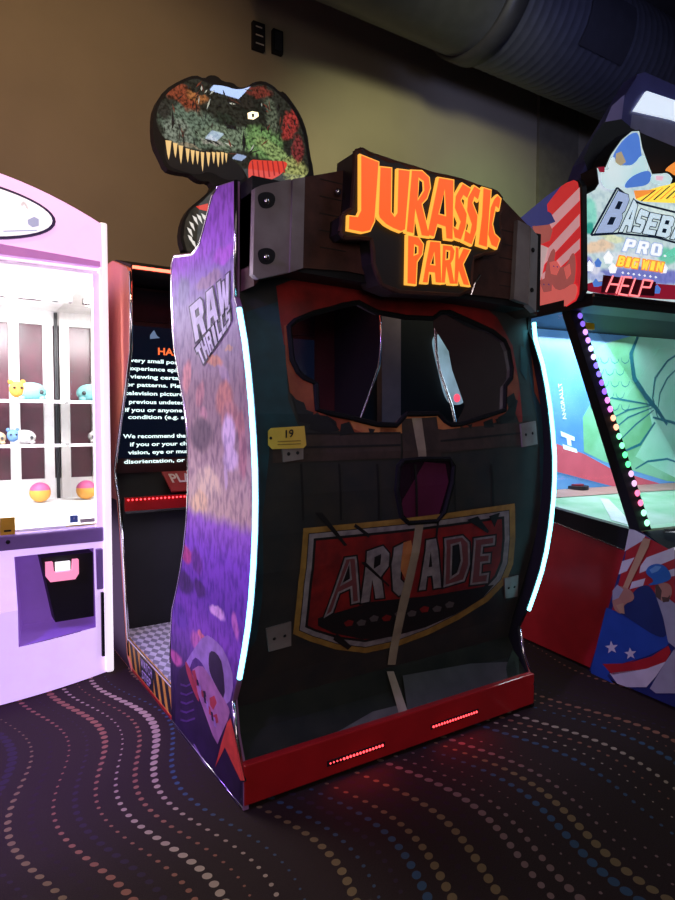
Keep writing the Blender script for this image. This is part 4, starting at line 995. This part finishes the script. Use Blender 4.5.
# stickers on the glass
for (pa, pb_, m1, lab) in (((0, 536), (15, 517), mat('sticker_yellow', (.85, .5, .03), .5), 'yellow square sticker'), ((66, 527), (98, 523), mat('sticker_pale_yellow', (.85, .7, .2), .5), 'thin yellow sticker'), ((70, 523), (78, 515), mat('sticker_blue', (.1, .22, .6), .5), 'blue square sticker'), ((80, 523), (95, 518), mat('sticker_grey', (.6, .6, .55), .5), 'pale grey sticker')):
    a, b_ = cp(*pa, 3.88), cp(*pb_, 3.88)
    o = MB().m(m1).box((a.x, 3.881, a.z), (b_.x, 3.884, b_.z)).build('sticker', cr); o['label'] = lab
    if 'square' in lab: MB().m(black if 'yellow' in lab else white).box((a.x+.02, 3.879, a.z+.02), (b_.x-.02, 3.881, a.z+.03)).build('sticker_print', o)
lamp('AREA', 'case_light', (0, 4.5, 2.36), (0, 4.5, .9), (1, .97, .95), 90, 1.4, .9)
lamp('AREA', 'case_light_low', (0, 4.0, 2.30), (.1, 5.4, 1.5), (1, .95, .95), 45, 1.4, .1)
# claw gantry
gan = MB().m(chrome).box((-.8, 4.5, 2.30), (.8, 4.56, 2.34)).build('gantry', cr)
MB().m(chrome).tube([(-.2, 4.53, 2.30), (-.2, 4.53, 1.95)], .01).build('claw_cable', gan)
mb = MB().m(chrome)
for k in range(3):
    t = k*2.094; c_, s_ = math.cos(t), math.sin(t)
    mb.tube([(-.2, 4.53, 1.95), (-.2+.09*c_, 4.53+.09*s_, 1.88), (-.2+.10*c_, 4.53+.10*s_, 1.78), (-.2+.04*c_, 4.53+.04*s_, 1.72)], .008)
mb.build('claw', gan)

# ---- prizes in the crane
def plush(x, y, z, s, body_c, head_c, label, nm='plush_toy', group=None):
    r_ = empty(nm, (x, y, z), label, 'plush toy', group)
    bm1 = mat('plush_'+body_c[0], body_c[1], .9, bump=.4, nscale=60); hm = mat('plush_'+head_c[0], head_c[1], .9, bump=.4, nscale=60)
    o = MB().m(bm1).ball((x+s*.15, y, z+s*.42), s*.5, 20, (1.25, .9, .82)).build('body', r_)
    o = MB().m(hm).ball((x-s*.42, y-.02, z+s*.5), s*.36, 18, (.9, 1, 1)).build('head', r_)
    for k in (-1, 1): MB().m(black).ball((x-s*.42+k*s*.14, y-.02-s*.33, z+s*.56), s*.06, 8).build('eye', o)
    for k in (-1, 1):
        MB().m(hm).ball((x-s*.42+k*s*.24, y, z+s*.82), s*.12, 10).build('ear', r_)
        MB().m(bm1).ball((x+s*.15+k*s*.4, y-s*.2, z+s*.13), s*.16, 10, (1, 1.2, .8)).build('foot', r_)
    mb = MB().m(dkpaint); mb.ball((x+s*.5, y-s*.36, z+s*.4), s*.1, 8); mb.build('patch', r_)
    return r_
plush(.60, 5.2, 1.662, .17, ('teal', (.16, .42, .44)), ('orange', (.70, .26, .04)), 'teal plush with orange head on the upper crane shelf', group='plush toys in the crane machine')
plush(.55, 5.2, 1.342, .13, ('white', (.50, .48, .48)), ('pale_blue', (.12, .24, .50)), 'white plush with pale blue head on the lower crane shelf', group='plush toys in the crane machine')
plush(.36, 5.2, 1.342, .12, ('cream', (.50, .36, .22)), ('tan', (.50, .24, .08)), 'cream plush with tan head on the lower crane shelf, beside the white one', group='plush toys in the crane machine')
pp = at(40, 485, 1, 5.2)
bl = empty('prize_ball', (pp.x, pp.y, .902), 'pink and yellow ball lying on the white crane floor', 'ball')
mb = MB().m(mat('ball_yellow', (.60, .28, .04), .6)).ball((pp.x, pp.y, .977), .075, 24); o = mb.build('ball_shell', bl)
tmp = MB().m(mat('ball_pink', (.45, .07, .20), .6)).ball((pp.x, pp.y, .977), .0762, 24)
bmesh.ops.delete(tmp.bm, geom=[v for v in tmp.bm.verts if v.co.z < .985], context='VERTS'); tmp.build('ball_cap', bl)

# ================================================================= BASEBALL MACHINE
bang = R(8)
O3 = at(590, 672, 2, 0); US = Vector((math.sin(bang), math.cos(bang), 0)); UW = Vector((math.cos(bang), -math.sin(bang), 0)); UZ = Vector((0, 0, 1))
bb = empty('baseball_machine', O3, 'red baseball arcade machine with stars and stripes panel and bright lit marquee', 'arcade machine')
def L(s, w_, z): return O3+US*s+UW*w_+UZ*z
def prs(pts, w0, w1, m, nm, par=bb): return MB().m(m).loops([L(s, w0, z) for s, z in pts], [L(s, w1, z) for s, z in pts]).build(nm, par)
def prf(pts, s0, s1, m, nm, par=bb): return MB().m(m).loops([L(s0, w_, z) for w_, z in pts], [L(s1, w_, z) for w_, z in pts]).build(nm, par)
sdp = Plane(O3, US, UZ, -UW)
WID = 2.4
redd = mat('red_laminate', (.42, .016, .022), .35, coat=.3)
prs([(0, .02), (-.25, .80), (.3, .86), (1.2, .96), (1.2, .02)], .012, WID-.012, redd, 'red_base')
prs([(-.262, .80), (-.285, .905), (.33, .955), (1.2, 1.06), (1.2, .96), (.3, .86), (-.22, .79)], .0, .05, black, 'side_sill')
MB().m(chrome).tube([L(-.23, -.001, .785), L(.3, -.001, .862), L(1.2, -.001, .965)], .004).build('sill_trim', bb)
FL = [(0, .01), (-.95, .03), (-.95, .60), (-.60, .765), (-.285, .915)]
fp_ = prs(FL, -.006, .03, mat('flag_navy', (.018, .03, .14), .4, coat=.3), 'flag_panel')
prs([(0.0, .02), (-.93, .02), (-.93, .58), (-.60, .745), (-.285, .89)], .032, WID-.03, redd, 'front_base')
mb = MB(); fo = .0085
fs_ = Plane(O3-UW*.006, US, UZ, -UW)
zf = 165/675; zg_ = 85/546
red_ = mat('flag_red', (.42, .02, .025), .4); wht = mat('flag_white', (.62, .60, .62), .4); blu = mat('flag_blue', (.02, .07, .32), .4); blm = mat('helmet_blue', (.03, .14, .42), .35); sk_ = mat('skin_print', (.42, .20, .13), .5); gry = mat('uniform_grey', (.34, .35, .40), .5); nav = mat('uniform_navy', (.012, .028, .12), .5); tanm = mat('bat_tan', (.50, .30, .16), .5); hair = mat('hair_brown', (.08, .045, .03), .6)
def F(pts, m, off=.001): addpoly(mb, fs_, [Z(510, 500, zf, ch(pts) if len(pts) > 6 and m not in (wht, blu, red_) else pts)], off, m)
F([(490,112),(675,215),(675,560),(640,600),(430,690),(380,600),(470,240)], red_, .001)
F([(490,112),(555,145),(545,165),(470,210)], wht, .002); F([(460,250),(510,235),(480,290),(445,305)], wht, .002)
F([(560,235),(675,192),(675,240),(530,300),(535,270)], wht, .002); F([(500,335),(555,320),(545,350),(490,365)], wht, .002); F([(640,290),(675,280),(675,310),(650,315)], wht, .002)
F([(335,680),(395,440),(560,500),(675,560),(640,600),(560,640),(420,680),(400,720),(440,770),(375,750),(332,705)], blu, .003)
F([(380,670),(480,668),(580,640),(650,595),(660,620),(640,660),(560,690),(420,715)], red_, .004)
F([(410,708),(560,690),(640,660),(600,720),(560,765),(480,765),(440,750)], wht, .004)
for cx, cy, r_ in ((418, 603, 28), (495, 628, 26)):
    st = [(cx+math.cos(R(-95+36*i))*(r_ if i % 2 == 0 else r_*.42), cy+math.sin(R(-95+36*i))*(r_ if i % 2 == 0 else r_*.42)) for i in range(10)]
    F(st, wht, .005)
F([(640,660),(675,610),(690,640),(700,790),(600,790),(575,770)], gry, .006)
F([(585,360),(560,345),(520,360),(500,390),(420,450),(470,470),(600,560),(650,560),(640,460)], nav, .006)
F([(600,390),(650,400),(700,440),(700,620),(650,580),(630,480)], gry, .0065)
F([(600,345),(640,335),(665,350),(668,385),(645,420),(615,410),(595,380)], sk_, .007)
F([(598,350),(610,345),(625,370),(620,410),(600,395)], hair, .0075); F([(625,395),(650,398),(660,385),(655,415),(630,418)], hair, .008)
F([(555,300),(570,270),(605,258),(640,268),(662,300),(665,325),(610,345),(560,350),(600,330)], blm, .0085)
F([(575,285),(600,268),(625,272),(610,290),(585,300)], mat('helmet_highlight_print', (.15, .35, .6), .4), .009)
F([(465,360),(550,155),(580,160),(572,190),(485,365)], tanm, .0095)
F([(420,395),(445,350),(475,355),(510,375),(515,410),(470,425),(465,470),(430,450)], sk_, .01)
F([(425,370),(445,345),(470,365),(450,400),(425,410)], gry, .011)
F([(440,430),(470,420),(475,465),(455,460)], tanm, .0115)
mb.build('flag_artwork', fp_)
# glass case: LED posts, glass, playfield, backdrop
for wv in (.035, WID-.06):
    a = L(.25, wv, 2.2); b_ = L(-.31, wv, .90)
    po = MB().m(black).loops([L(.27, wv-.045, 2.2), L(.20, wv-.045, 2.2), L(-.34, wv-.045, .91), L(-.27, wv-.045, .91)], [L(.27, wv+.045, 2.2), L(.20, wv+.045, 2.2), L(-.34, wv+.045, .91), L(-.27, wv+.045, .91)]).build('corner_post', bb)
    cols = [(.15, .08, .5), (.5, .25, .9), (.55, .45, 1), (.2, .15, .9), (.25, .1, .9), (.8, .2, .8), (1, .4, .25), (.2, .9, .4), (.1, .9, .3), (.5, .3, .5), (.9, .15, .3), (.3, .9, .5)]
    if wv < .1:
        for k in range(24):
            t = .03+k*.94/23; c_ = L(.20-.54*t, wv+.02, 2.2-1.29*t)-US*.006
            ci = cols[min(11, int(t*12))]
            MB().m(glow('pixel_%d' % min(11, int(t*12)), ci, 2.2)).ball(c_, .019, 8, (1, .6, 1)).build('led_pixel', po)
    else:
        pass
prs([(.30, .90), (.30, 2.18), (.20, 2.18), (-.30, .92)], -1, -1.001, glass, 'tmp') if False else None
gq = MB().m(glass); gq.poly([L(.24, .012, .93), L(.24, .012, 2.19), L(1.15, .012, 2.19), L(1.15, .012, 1.05)]); gq.poly([L(-.27, .012, .92), L(.24, .012, 2.19), L(.24, .012, .93)])
gq.build('side_glass', bb)
gq = MB().m(glass); gq.poly([L(.22, .07, 2.19), L(.22, WID-.09, 2.19), L(-.31, WID-.09, .93), L(-.31, .07, .93)]); gq.build('front_glass', bb)
# playfield
fld = mat('field_green', (.22, .55, .30), .5, noise=((.55, .72, .60), .8), nscale=4)
pf = MB().m(fld); pf.loops([L(-.27, .05, .90), L(-.27, WID-.05, .90), L(1.15, WID-.05, 1.02), L(1.15, .05, 1.02)], [L(-.27, .05, .87), L(-.27, WID-.05, .87), L(1.15, WID-.05, .98), L(1.15, .05, .98)]); pf = pf.build('playfield', bb)
mb = MB().m(mat('field_dirt', (.5, .28, .25), .6)); mb.poly([L(.60, .06, .978), L(.60, WID-.06, .978), L(.84, WID-.06, 1.0), L(.84, .06, 1.0)]); mb.build('dirt_track', pf)
mb = MB().m(mat('field_white', (.85, .88, .9), .5)); mb.poly([L(-.22, .1, .907), L(-.05, .1, .922), L(.5, .6, .968), L(.45, .63, .965)]); mb.build('foul_line', pf)
# small round target on the field
q = at(577, 486, 2, 1.0)
q = at(577, 492, 2, .972)
tgt = MB().m(mat('target_dark', (.03, .03, .04), .4)).tube([q, q+UZ*.05], .085, 20).build('field_target', bb)
MB().m(mat('target_red', (.45, .03, .05), .4)).tube([q+UZ*.05, q+UZ*.062], .05, 16).build('target_button', tgt)
# backdrop
BS = .85
bp_ = prf([(.02, 1.0), (WID-.02, 1.0), (WID-.02, 2.2), (.02, 2.2)], BS, BS+.04, lit('backdrop_sky', (.10, .30, .72), .45, noise=((.16, .42, .85), .5), nscale=2), 'backdrop')
bpp = Plane(L(BS-.002, 0, 0), UW, UZ, -US); mb = MB()
grn = lit('monster_green', (.16, .50, .26), .5, noise=((.24, .62, .42), .6), nscale=4); grl = lit('monster_pale', (.40, .78, .66), .5, noise=((.28, .70, .52), .6), nscale=3); lnb = lit('line_blue', (.03, .22, .30), .3); rdb = lit('band_red', (.60, .12, .18), .5)
zb = 145/593
def G(pts, m, off=0): addpoly(mb, bpp, [Z(530, 300, zb, pts)], off, m)
G([(230,230),(300,180),(440,140),(620,90),(760,80),(760,760),(560,740),(300,660),(220,620),(215,480),(260,400)], grn, .001)
G([(430,150),(500,120),(620,95),(760,90),(760,760),(620,740),(520,690),(430,640),(500,520),(480,420),(420,300)], grl, .002)
def stroke(pts, wd, m, off):
    p = Z(530, 300, zb, pts); u = [Vector(bpp.hit(*q)) for q in p]; l, r_ = [], []
    for i in range(len(u)):
        d = (u[min(i+1, len(u)-1)]-u[max(i-1, 0)]).normalized(); n_ = Vector((-d.y, d.x)); k = wd*(.35+.65*math.sin(math.pi*(i+.5)/len(u)))
        l.append(tuple(u[i]+n_*k)); r_.append(tuple(u[i]-n_*k))
    addpoly(mb, bpp, [l+r_[::-1]], off, m, uv=True)
stroke([(440,150),(412,220),(425,320),(470,390),(520,450),(560,510)], .024, lnb, .003)
stroke([(620,210),(560,250),(510,320),(500,400),(520,480)], .010, lnb, .004)
stroke([(620,260),(560,320),(530,380),(522,440)], .008, lnb, .004)
stroke([(330,400),(400,412),(500,430)], .008, lnb, .0035); stroke([(340,480),(400,450),(500,430)], .007, lnb, .0035)
stroke([(340,530),(400,480),(500,440)], .007, lnb, .0035); stroke([(370,570),(430,510),(505,450)], .007, lnb, .0035)
stroke([(380,620),(450,590),(510,500)], .012, lnb, .0035); stroke([(430,690),(480,660),(560,650),(620,670)], .009, lnb, .0035)
stroke([(500,480),(580,500),(680,540)], .012, lnb, .0045)
for r0 in range(5):
    for c0 in range(4):
        cx = 262+c0*42+(r0 % 2)*21; cy = 235+r0*48
        if cx > 405: continue
        stroke([(cx-18, cy), (cx-12, cy+18), (cx, cy+25), (cx+12, cy+18), (cx+18, cy)], .0035, lnb, .0035)
G([(30,560),(220,630),(330,690),(560,760),(760,800),(760,830),(560,800),(330,760),(100,700),(30,680)], rdb, .005)
G([(450,760),(760,900),(760,850),(560,790)], lit('band_blue', (.08, .28, .65), .4), .006)
mb.build('backdrop_picture', bp_)
# blue inner side board with white lettering, at the back left
isb = prs([(.3, 1.0), (.3, 2.18), (.84, 2.18), (.84, 1.02)], WID-.05, WID-.03, lit('board_blue', (.12, .35, .85), .5), 'inner_side_board')
mb = MB(); addtext(mb, bpp, 'ANGLE FILTER', [Z(530, 300, zb, [(118, 340)])[0], Z(530, 300, zb, [(132, 335)])[0], Z(530, 300, zb, [(158, 480)])[0], Z(530, 300, zb, [(142, 488)])[0]], .007, lit('print_pure_white', (.8, .9, 1), .6), bold=.02) if False else None
wpr = lit('print_pure_white', (.8, .9, 1), .6)
# vertical word reading upwards and two bars
vs, fs = text_mesh('ANGRALLTEL'[:8], .01); x0 = min(v[0] for v in vs); x1 = max(v[0] for v in vs); y0 = min(v[1] for v in vs); y1 = max(v[1] for v in vs)
c0 = Vector(bpp.hit(566, 419)); c1 = Vector(bpp.hit(561, 382)); e0 = Vector(bpp.hit(569.5, 417))-c0
mb.m(wpr); nv = []
for x, y in vs:
    p = c0+(c1-c0)*((x-x0)/(x1-x0))-e0*((y-y0)/(y1-y0)); nv.append(mb.bm.verts.new(bpp.pt(p.x, p.y, .006)))
for f in fs:
    try: mb.face([nv[i] for i in f])
    except ValueError: pass
for q in ([(560,431),(574,437),(574,441),(561,436)], [(562,444),(576,449),(577,453),(563,449)], [(566,437),(570,438),(571,446),(567,445)]): addpoly(mb, bpp, [q], .006, wpr)
mb.build('backdrop_lettering', bp_)
st_ = Plane(L(.16, .011, 0), US, UZ, -UW)
fg = Plane(L(.22, 0, 2.19), UW, Vector(L(.22, 0, 2.19)-L(-.31, 0, .93)).normalized(), UW.cross(Vector(L(.22, 0, 2.19)-L(-.31, 0, .93)).normalized()))
mb = MB(); addpoly(mb, fg, [[(577,321),(594,324),(594,330),(579,329)]], .004, mat('sticker_amber', (.75, .6, .03), .5)); mb.build('glass_sticker', bb)
lamp('AREA', 'case_lamp', L(.55, .75, 2.15), L(.5, .75, 1.0), (.75, .95, 1), 26, 1.1, .5)
# control ledge in front
cl = prs([(-.32, .90), (-.60, .765), (-.60, .73), (-.30, .86)], .04, WID-.04, black, 'control_panel')
MB().m(chrome).tube([L(-.36, .15, .90), L(-.42, .3, .90), L(-.42, .7, .90)], .012).build('control_rail', cl)
MB().m(glow('panel_lamp', (.9, .95, 1), 1.2)).loops([L(-.47, .08, .83), L(-.56, .08, .79), L(-.56, .5, .79), L(-.47, .5, .83)], [L(-.47, .08, .834), L(-.56, .08, .794), L(-.56, .5, .794), L(-.47, .5, .834)]).build('panel_light', cl)
# marquee
MS = .11
mqp = Plane(L(MS, 0, 0), UW, UZ, -US)
prf([(-.03, 2.19), (WID+.03, 2.19), (WID+.03, 2.26), (-.03, 2.26)], .0, 1.15, black, 'canopy_rail')
MB().m(chrome).tube([L(-.005, -.03, 2.25), L(-.005, WID, 2.25)], .012).build('canopy_trim', bb)
zm = 105/497
def W(pts): return Z(570, 120, zm, pts)
mo = W([(60,355),(115,325),(132,298),(122,222),(165,218),(190,160),(240,90),(290,48),(330,46),(345,130),(370,200),(390,250),(460,245),(490,275),(480,300),(560,260),(700,220)])
mu = [mqp.hit(*p) for p in mo]+[(1.35, 3.0), (1.35, 2.27), mqp.hit(582, 294)]
mq = MB().m(black); mq.loops([mqp.pt(u, v, 0) for u, v in mu], [mqp.pt(u, v, -.12) for u, v in mu]); marq = mq.build('marquee', bb)
tag(marq, 'bright lit marquee with blue block lettering')
mb = MB()
mw = lit('marquee_white', (.72, .84, .86), .75, noise=((.50, .76, .78), .8), nscale=4)
mu_ = lambda M, s_: (M('ADD', M('MULTIPLY', M('SUBTRACT', s_.outputs[0], L(MS, 0, 0).x), UW.x), M('MULTIPLY', M('SUBTRACT', s_.outputs[1], L(MS, 0, 0).y), UW.y)), s_.outputs[2])
mbase = art_mat('marquee_print', mu_, (.66, .82, .84), pxblob(mqp, 570, 120, zm, [(90,440,40,80,0,(.30,.80,.66)), (90,510,20,30,0,(.05,.45,.35)), (180,300,60,40,0,(.75,.85,.95)), (130,600,80,30,10,(.95,.70,.50)), (200,560,60,20,0,(.85,.90,.60)), (80,680,30,40,0,(.30,.30,.75)), (330,640,200,26,5,(.80,.88,.95)), (460,640,50,40,0,(.20,.70,.50)), (350,740,260,40,4,(.22,.24,.66)), (130,740,40,26,0,(.55,.60,.9)), (420,440,160,40,4,(.80,.95,.92)), (120,700,26,30,0,(.8,.8,.95))]), warp=.03, ws=9, fine=((.75, .8, .85), 30, .8), emit=.85, rough=.3)
addpoly(mb, mqp, [shrink(mu, .008)], .001, mbase, uv=True)
mq_b = lit('marquee_blue', (.08, .20, .62), .8); mq_g = lit('marquee_green', (.15, .65, .45), .8); mq_o = lit('marquee_orange', (.95, .30, .05), .8); mq_y = lit('marquee_yellow', (1, .75, .08), .9); mq_d = lit('marquee_ink', (.01, .02, .05), .3); mq_r = lit('marquee_red', (.28, .01, .03), .7); mq_l = lit('marquee_lilac', (.25, .25, .70), .7); mq_s = lit('marquee_silver', (.38, .48, .72), .75); mq_w = lit('marquee_bright', (.92, .95, 1), .9)
def Q(pts, m, off): addpoly(mb, mqp, [W(ch(pts))], off, m)
Q([(62,775),(160,760),(300,765),(460,780),(640,790),(640,865),(62,820)], mq_r, .003)
Q([(130,790),(165,780),(155,765),(110,770)], mq_b, .0035)
for x_, y_, s_ in ((90,690,26),(130,675,22),(180,650,30),(200,700,26),(440,700,26),(410,800,22),(120,770,20)):
    Q([(x_, y_-s_), (x_+s_*.8, y_), (x_+s_*.5, y_+s_), (x_-s_*.5, y_+s_), (x_-s_*.8, y_)], mq_w if s_ > 24 else mq_b, .004)
Q([(440,640),(497,600),(497,640),(460,650)], mq_g, .002)
Q([(300,360),(400,320),(497,300),(640,230),(640,400),(400,390),(320,385)], mq_y, .002); Q([(300,335),(410,330),(370,350),(310,375)], mq_o, .003); Q([(440,240),(497,195),(640,130),(640,260),(497,270),(470,245)], mq_o, .003)
for k in range(6): Q([(330+k*30,385-k*3),(400+k*34,330-k*9),(405+k*34,332-k*9),(338+k*30,386-k*3)], mq_o if k % 2 else mq_d, .004)
# player with cap
Q([(200,165),(245,98),(290,62),(322,60),(332,130),(340,200),(300,215),(240,215),(200,200)], mq_b, .004)
Q([(215,160),(240,150),(262,200),(235,220),(210,205)], lit('marquee_tan', (.45, .36, .22), .7), .005)
Q([(175,215),(205,165),(215,215),(290,225),(345,150),(375,240),(300,300),(260,330),(150,330),(140,235),(185,240)], mw, .005)
Q([(245,325),(280,270),(365,235),(385,262),(368,310),(300,320)], mq_b, .006)
Q([(378,260),(430,262),(440,250),(475,262),(480,300),(440,310),(375,300)], mw, .006)
Q([(400,265),(440,268),(432,290),(402,285)], lit('marquee_pink', (.85, .5, .6), .8), .007)
Q([(126,225),(160,222),(160,250),(136,248)], mq_r, .006)
# letters BASEBALL, drawn in a swelling arch
tops = [(218,338),(285,362),(325,420),(372,440),(430,452),(497,462),(560,470),(615,474),(668,476)]
bots = [(108,538),(222,532),(285,530),(335,538),(398,548),(465,562),(530,580),(590,600),(650,626)]
# dark blue outline swash behind the word, then the letters
for a_, b2 in (((218,322),(95,546)), ((95,546),(230,538)), ((230,538),(400,556)), ((400,556),(560,600)), ((218,322),(262,358)), ((292,380),(330,398)), ((330,398),(500,440)), ((500,440),(670,462))):
    dv = Vector((b2[0]-a_[0], b2[1]-a_[1])).normalized(); n_ = Vector((-dv.y, dv.x))*5
    addpoly(mb, mqp, [W([(a_[0]+n_.x, a_[1]+n_.y), (b2[0]+n_.x, b2[1]+n_.y), (b2[0]-n_.x, b2[1]-n_.y), (a_[0]-n_.x, a_[1]-n_.y)])], .0075, mq_d)
mq_p = lit('marquee_ice', (.62, .78, .88), .8)
blocktext(mb, mqp, 'BASEBALL', None, .008, mq_p, mq_d, k=.9, gap=.12, tops=W(tops), bots=W(bots))
blocktext(mb, mqp, 'B', None, .0092, mq_s, None, gap=.12, tops=W(tops[:2]), bots=W(bots[:2]))
blocktext(mb, mqp, 'PRO', W([(258,562),(440,592),(432,648),(235,620)]), .008, mq_w, mq_s, k=1.0, gap=.22)
Q([(440,640),(450,640),(450,650),(440,650),(438,646),(438,642)], mq_w, .009)
blocktext(mb, mqp, 'BIG', W([(228,645),(325,660),(315,705),(214,690)]), .008, mq_y, mq_o, k=1.1, gap=.14)
blocktext(mb, mqp, 'WIN', W([(340,662),(442,677),(432,720),(330,706)]), .008, mq_y, mq_o, k=1.1, gap=.14)
for k in range(7): Q([(240+k*26,722+k*3.5),(247+k*26,718+k*3.5),(253+k*26,726+k*3.5),(245+k*26,729+k*3.5)], mq_w, .006)
mb.build('marquee_artwork', marq)
# red segmented HELP display
dis = MB(); addpoly(dis, mqp, [W([(150,735),(400,768),(392,835),(140,818)])], .011, mat('display_wine', (.12, .006, .02), .3)); dis = dis.build('segment_display', marq)
segm = glow('segment_red', (1, .20, .22), 1.6); mb = MB()
def seg(pts, wd=.0055):
    mb.m(segm)
    for p, q2 in zip(pts, pts[1:]):
        a_, b2 = [mqp.pt(*mqp.hit(*W([v])[0]), .014) for v in (p, q2)]; mb.tube([a_, b2], wd, 6)
seg([(195,740),(162,815)]); seg([(237,742),(210,822)], ); seg([(178,778),(224,782)])
seg([(282,748),(240,745),(228,785),(212,828),(255,832)][0:1]+[(248,745),(222,825),(262,832)]); seg([(236,785),(268,788)])
seg([(300,752),(272,830),(312,836)]); seg([(340,758),(382,764),(370,795),(330,792)]); seg([(340,758),(316,836)])
mb.build('segment_letters', dis)
# side wing with red stripes and crowd
wa, wb2 = at(540, 0, 1, 2), None
hW = Vector((math.sin(R(24)), math.cos(R(24)), 0))
wo = L(MS-.03, -.065, 0); wp = Plane(wo, hW, UZ, Vector((-hW.y, hW.x, 0)))
WO = [(578,180),(582,186),(583,290),(578,300),(560,310),(539,318),(537,262),(530,213),(552,195),(570,183)]
q = [wp.pt(*wp.hit(*p)) for p in WO]
wing = MB().m(black).loops(q, [v-wp.n*.03 for v in q]).build('side_wing', bb)
tag(wing, 'lit side wing printed with red stripes and cheering fans'); mb = MB()
zw = 165/571
def V(pts, m, off): addpoly(mb, wp, [Z(510, 60, zw, ch(pts, 1) if len(pts) > 7 else pts)], off, m)
wr = lit('wing_bright_red', (.80, .03, .04), .5); wpk = lit('wing_pink', (.85, .42, .45), .5); wn_ = lit('wing_navy', (.03, .04, .22), .5); ws = lit('wing_skin', (.50, .12, .11), .5); wsl = lit('wing_light_red', (.85, .16, .14), .55)
V([(36,548),(130,470),(215,412),(242,425),(246,560),(246,800),(225,845),(100,888),(95,700),(75,600)], wr, .002)
V([(36,548),(130,470),(180,435),(130,500),(135,560),(75,610),(60,570)], wn_, .004)
for (x0_, y0), (x1_, y1), w0_ in (((243,440),(132,552),46), ((243,532),(118,668),42), ((243,618),(112,742),36)):
    V([(x0_,y0),(x0_,y0+w0_),(x1_,y1+w0_),(x1_,y1)], wpk, .003)
V([(90,530),(115,515),(145,530),(160,560),(135,570),(90,575)], wn_, .006)
V([(80,575),(140,568),(150,590),(140,625),(105,640),(85,610)], ws, .005)
V([(100,635),(135,650),(125,690),(110,760),(98,770)], lit('wing_white', (.75, .55, .55), .5), .005)
V([(120,770),(130,700),(150,650),(162,660),(155,700),(175,720),(200,710),(215,670),(228,668),(232,720),(225,780),(200,800),(150,800)], ws, .006)
V([(100,790),(115,760),(140,755),(155,790),(180,800),(225,770),(240,790),(225,840),(120,880),(100,870)], wsl, .0065)
V([(140,700),(165,695),(178,715),(165,745),(145,740)], wsl, .007); V([(105,765),(130,752),(150,765),(148,800),(120,805)], ws, .0075)
V([(190,720),(210,705),(215,740),(200,760)], wsl, .0075)
for p in ((118,775),(135,775),(152,712),(165,714)): V([(p[0],p[1]),(p[0]+6,p[1]),(p[0]+5,p[1]+6)], wn_, .009)
mb.build('wing_artwork', wing)
# tall back board with lamp above the marquee
bbp = Plane(L(.30, 0, 0), UW, UZ, -US)
TB = [(576,190),(587,160),(638,74),(645,72),(690,92),(760,120),(760,300),(577,300)]
q = [bbp.pt(*bbp.hit(*p)) for p in TB]
tb = MB().m(mat('topper_navy', (.07, .07, .24), .35, coat=.4)).loops(q, [v+US*.12 for v in q]).build('topper_board', bb)
mb = MB()
def K(pts, m, off): addpoly(mb, bbp, [Z(510, 60, zw, pts)], off, m)
K([(325,215),(385,205),(420,235),(470,225),(640,330),(640,500),(300,500),(255,340),(290,260)], crack, .002)
K([(350,160),(395,120),(385,205),(328,215)], mat('topper_lilac', (.28, .24, .50), .35), .003)
K([(420,190),(520,205),(640,250),(640,330),(470,260),(415,235)], mat('topper_grey', (.22, .23, .38), .35), .003)
mb.build('topper_print', tb)
q = [bbp.pt(*bbp.hit(*p), .02) for p in Z(510, 60, zw, [(465,112),(640,170),(640,240),(555,208),(422,178)])]
MB().m(glow('topper_lamp', (.75, .85, 1), .9)).loops(q, [v+US*.018 for v in q]).build('light_panel', tb)
MB().m(mat('bracket_grey', (.3, .3, .33), .4, .6)).loops([L(.3, .4, 2.26), L(.42, .4, 2.26), L(.42, 1.3, 2.26), L(.3, 1.3, 2.26)], [L(.3, .4, 2.6), L(.42, .4, 2.6), L(.42, 1.3, 2.6), L(.3, 1.3, 2.6)]).build('topper_bracket', bb)
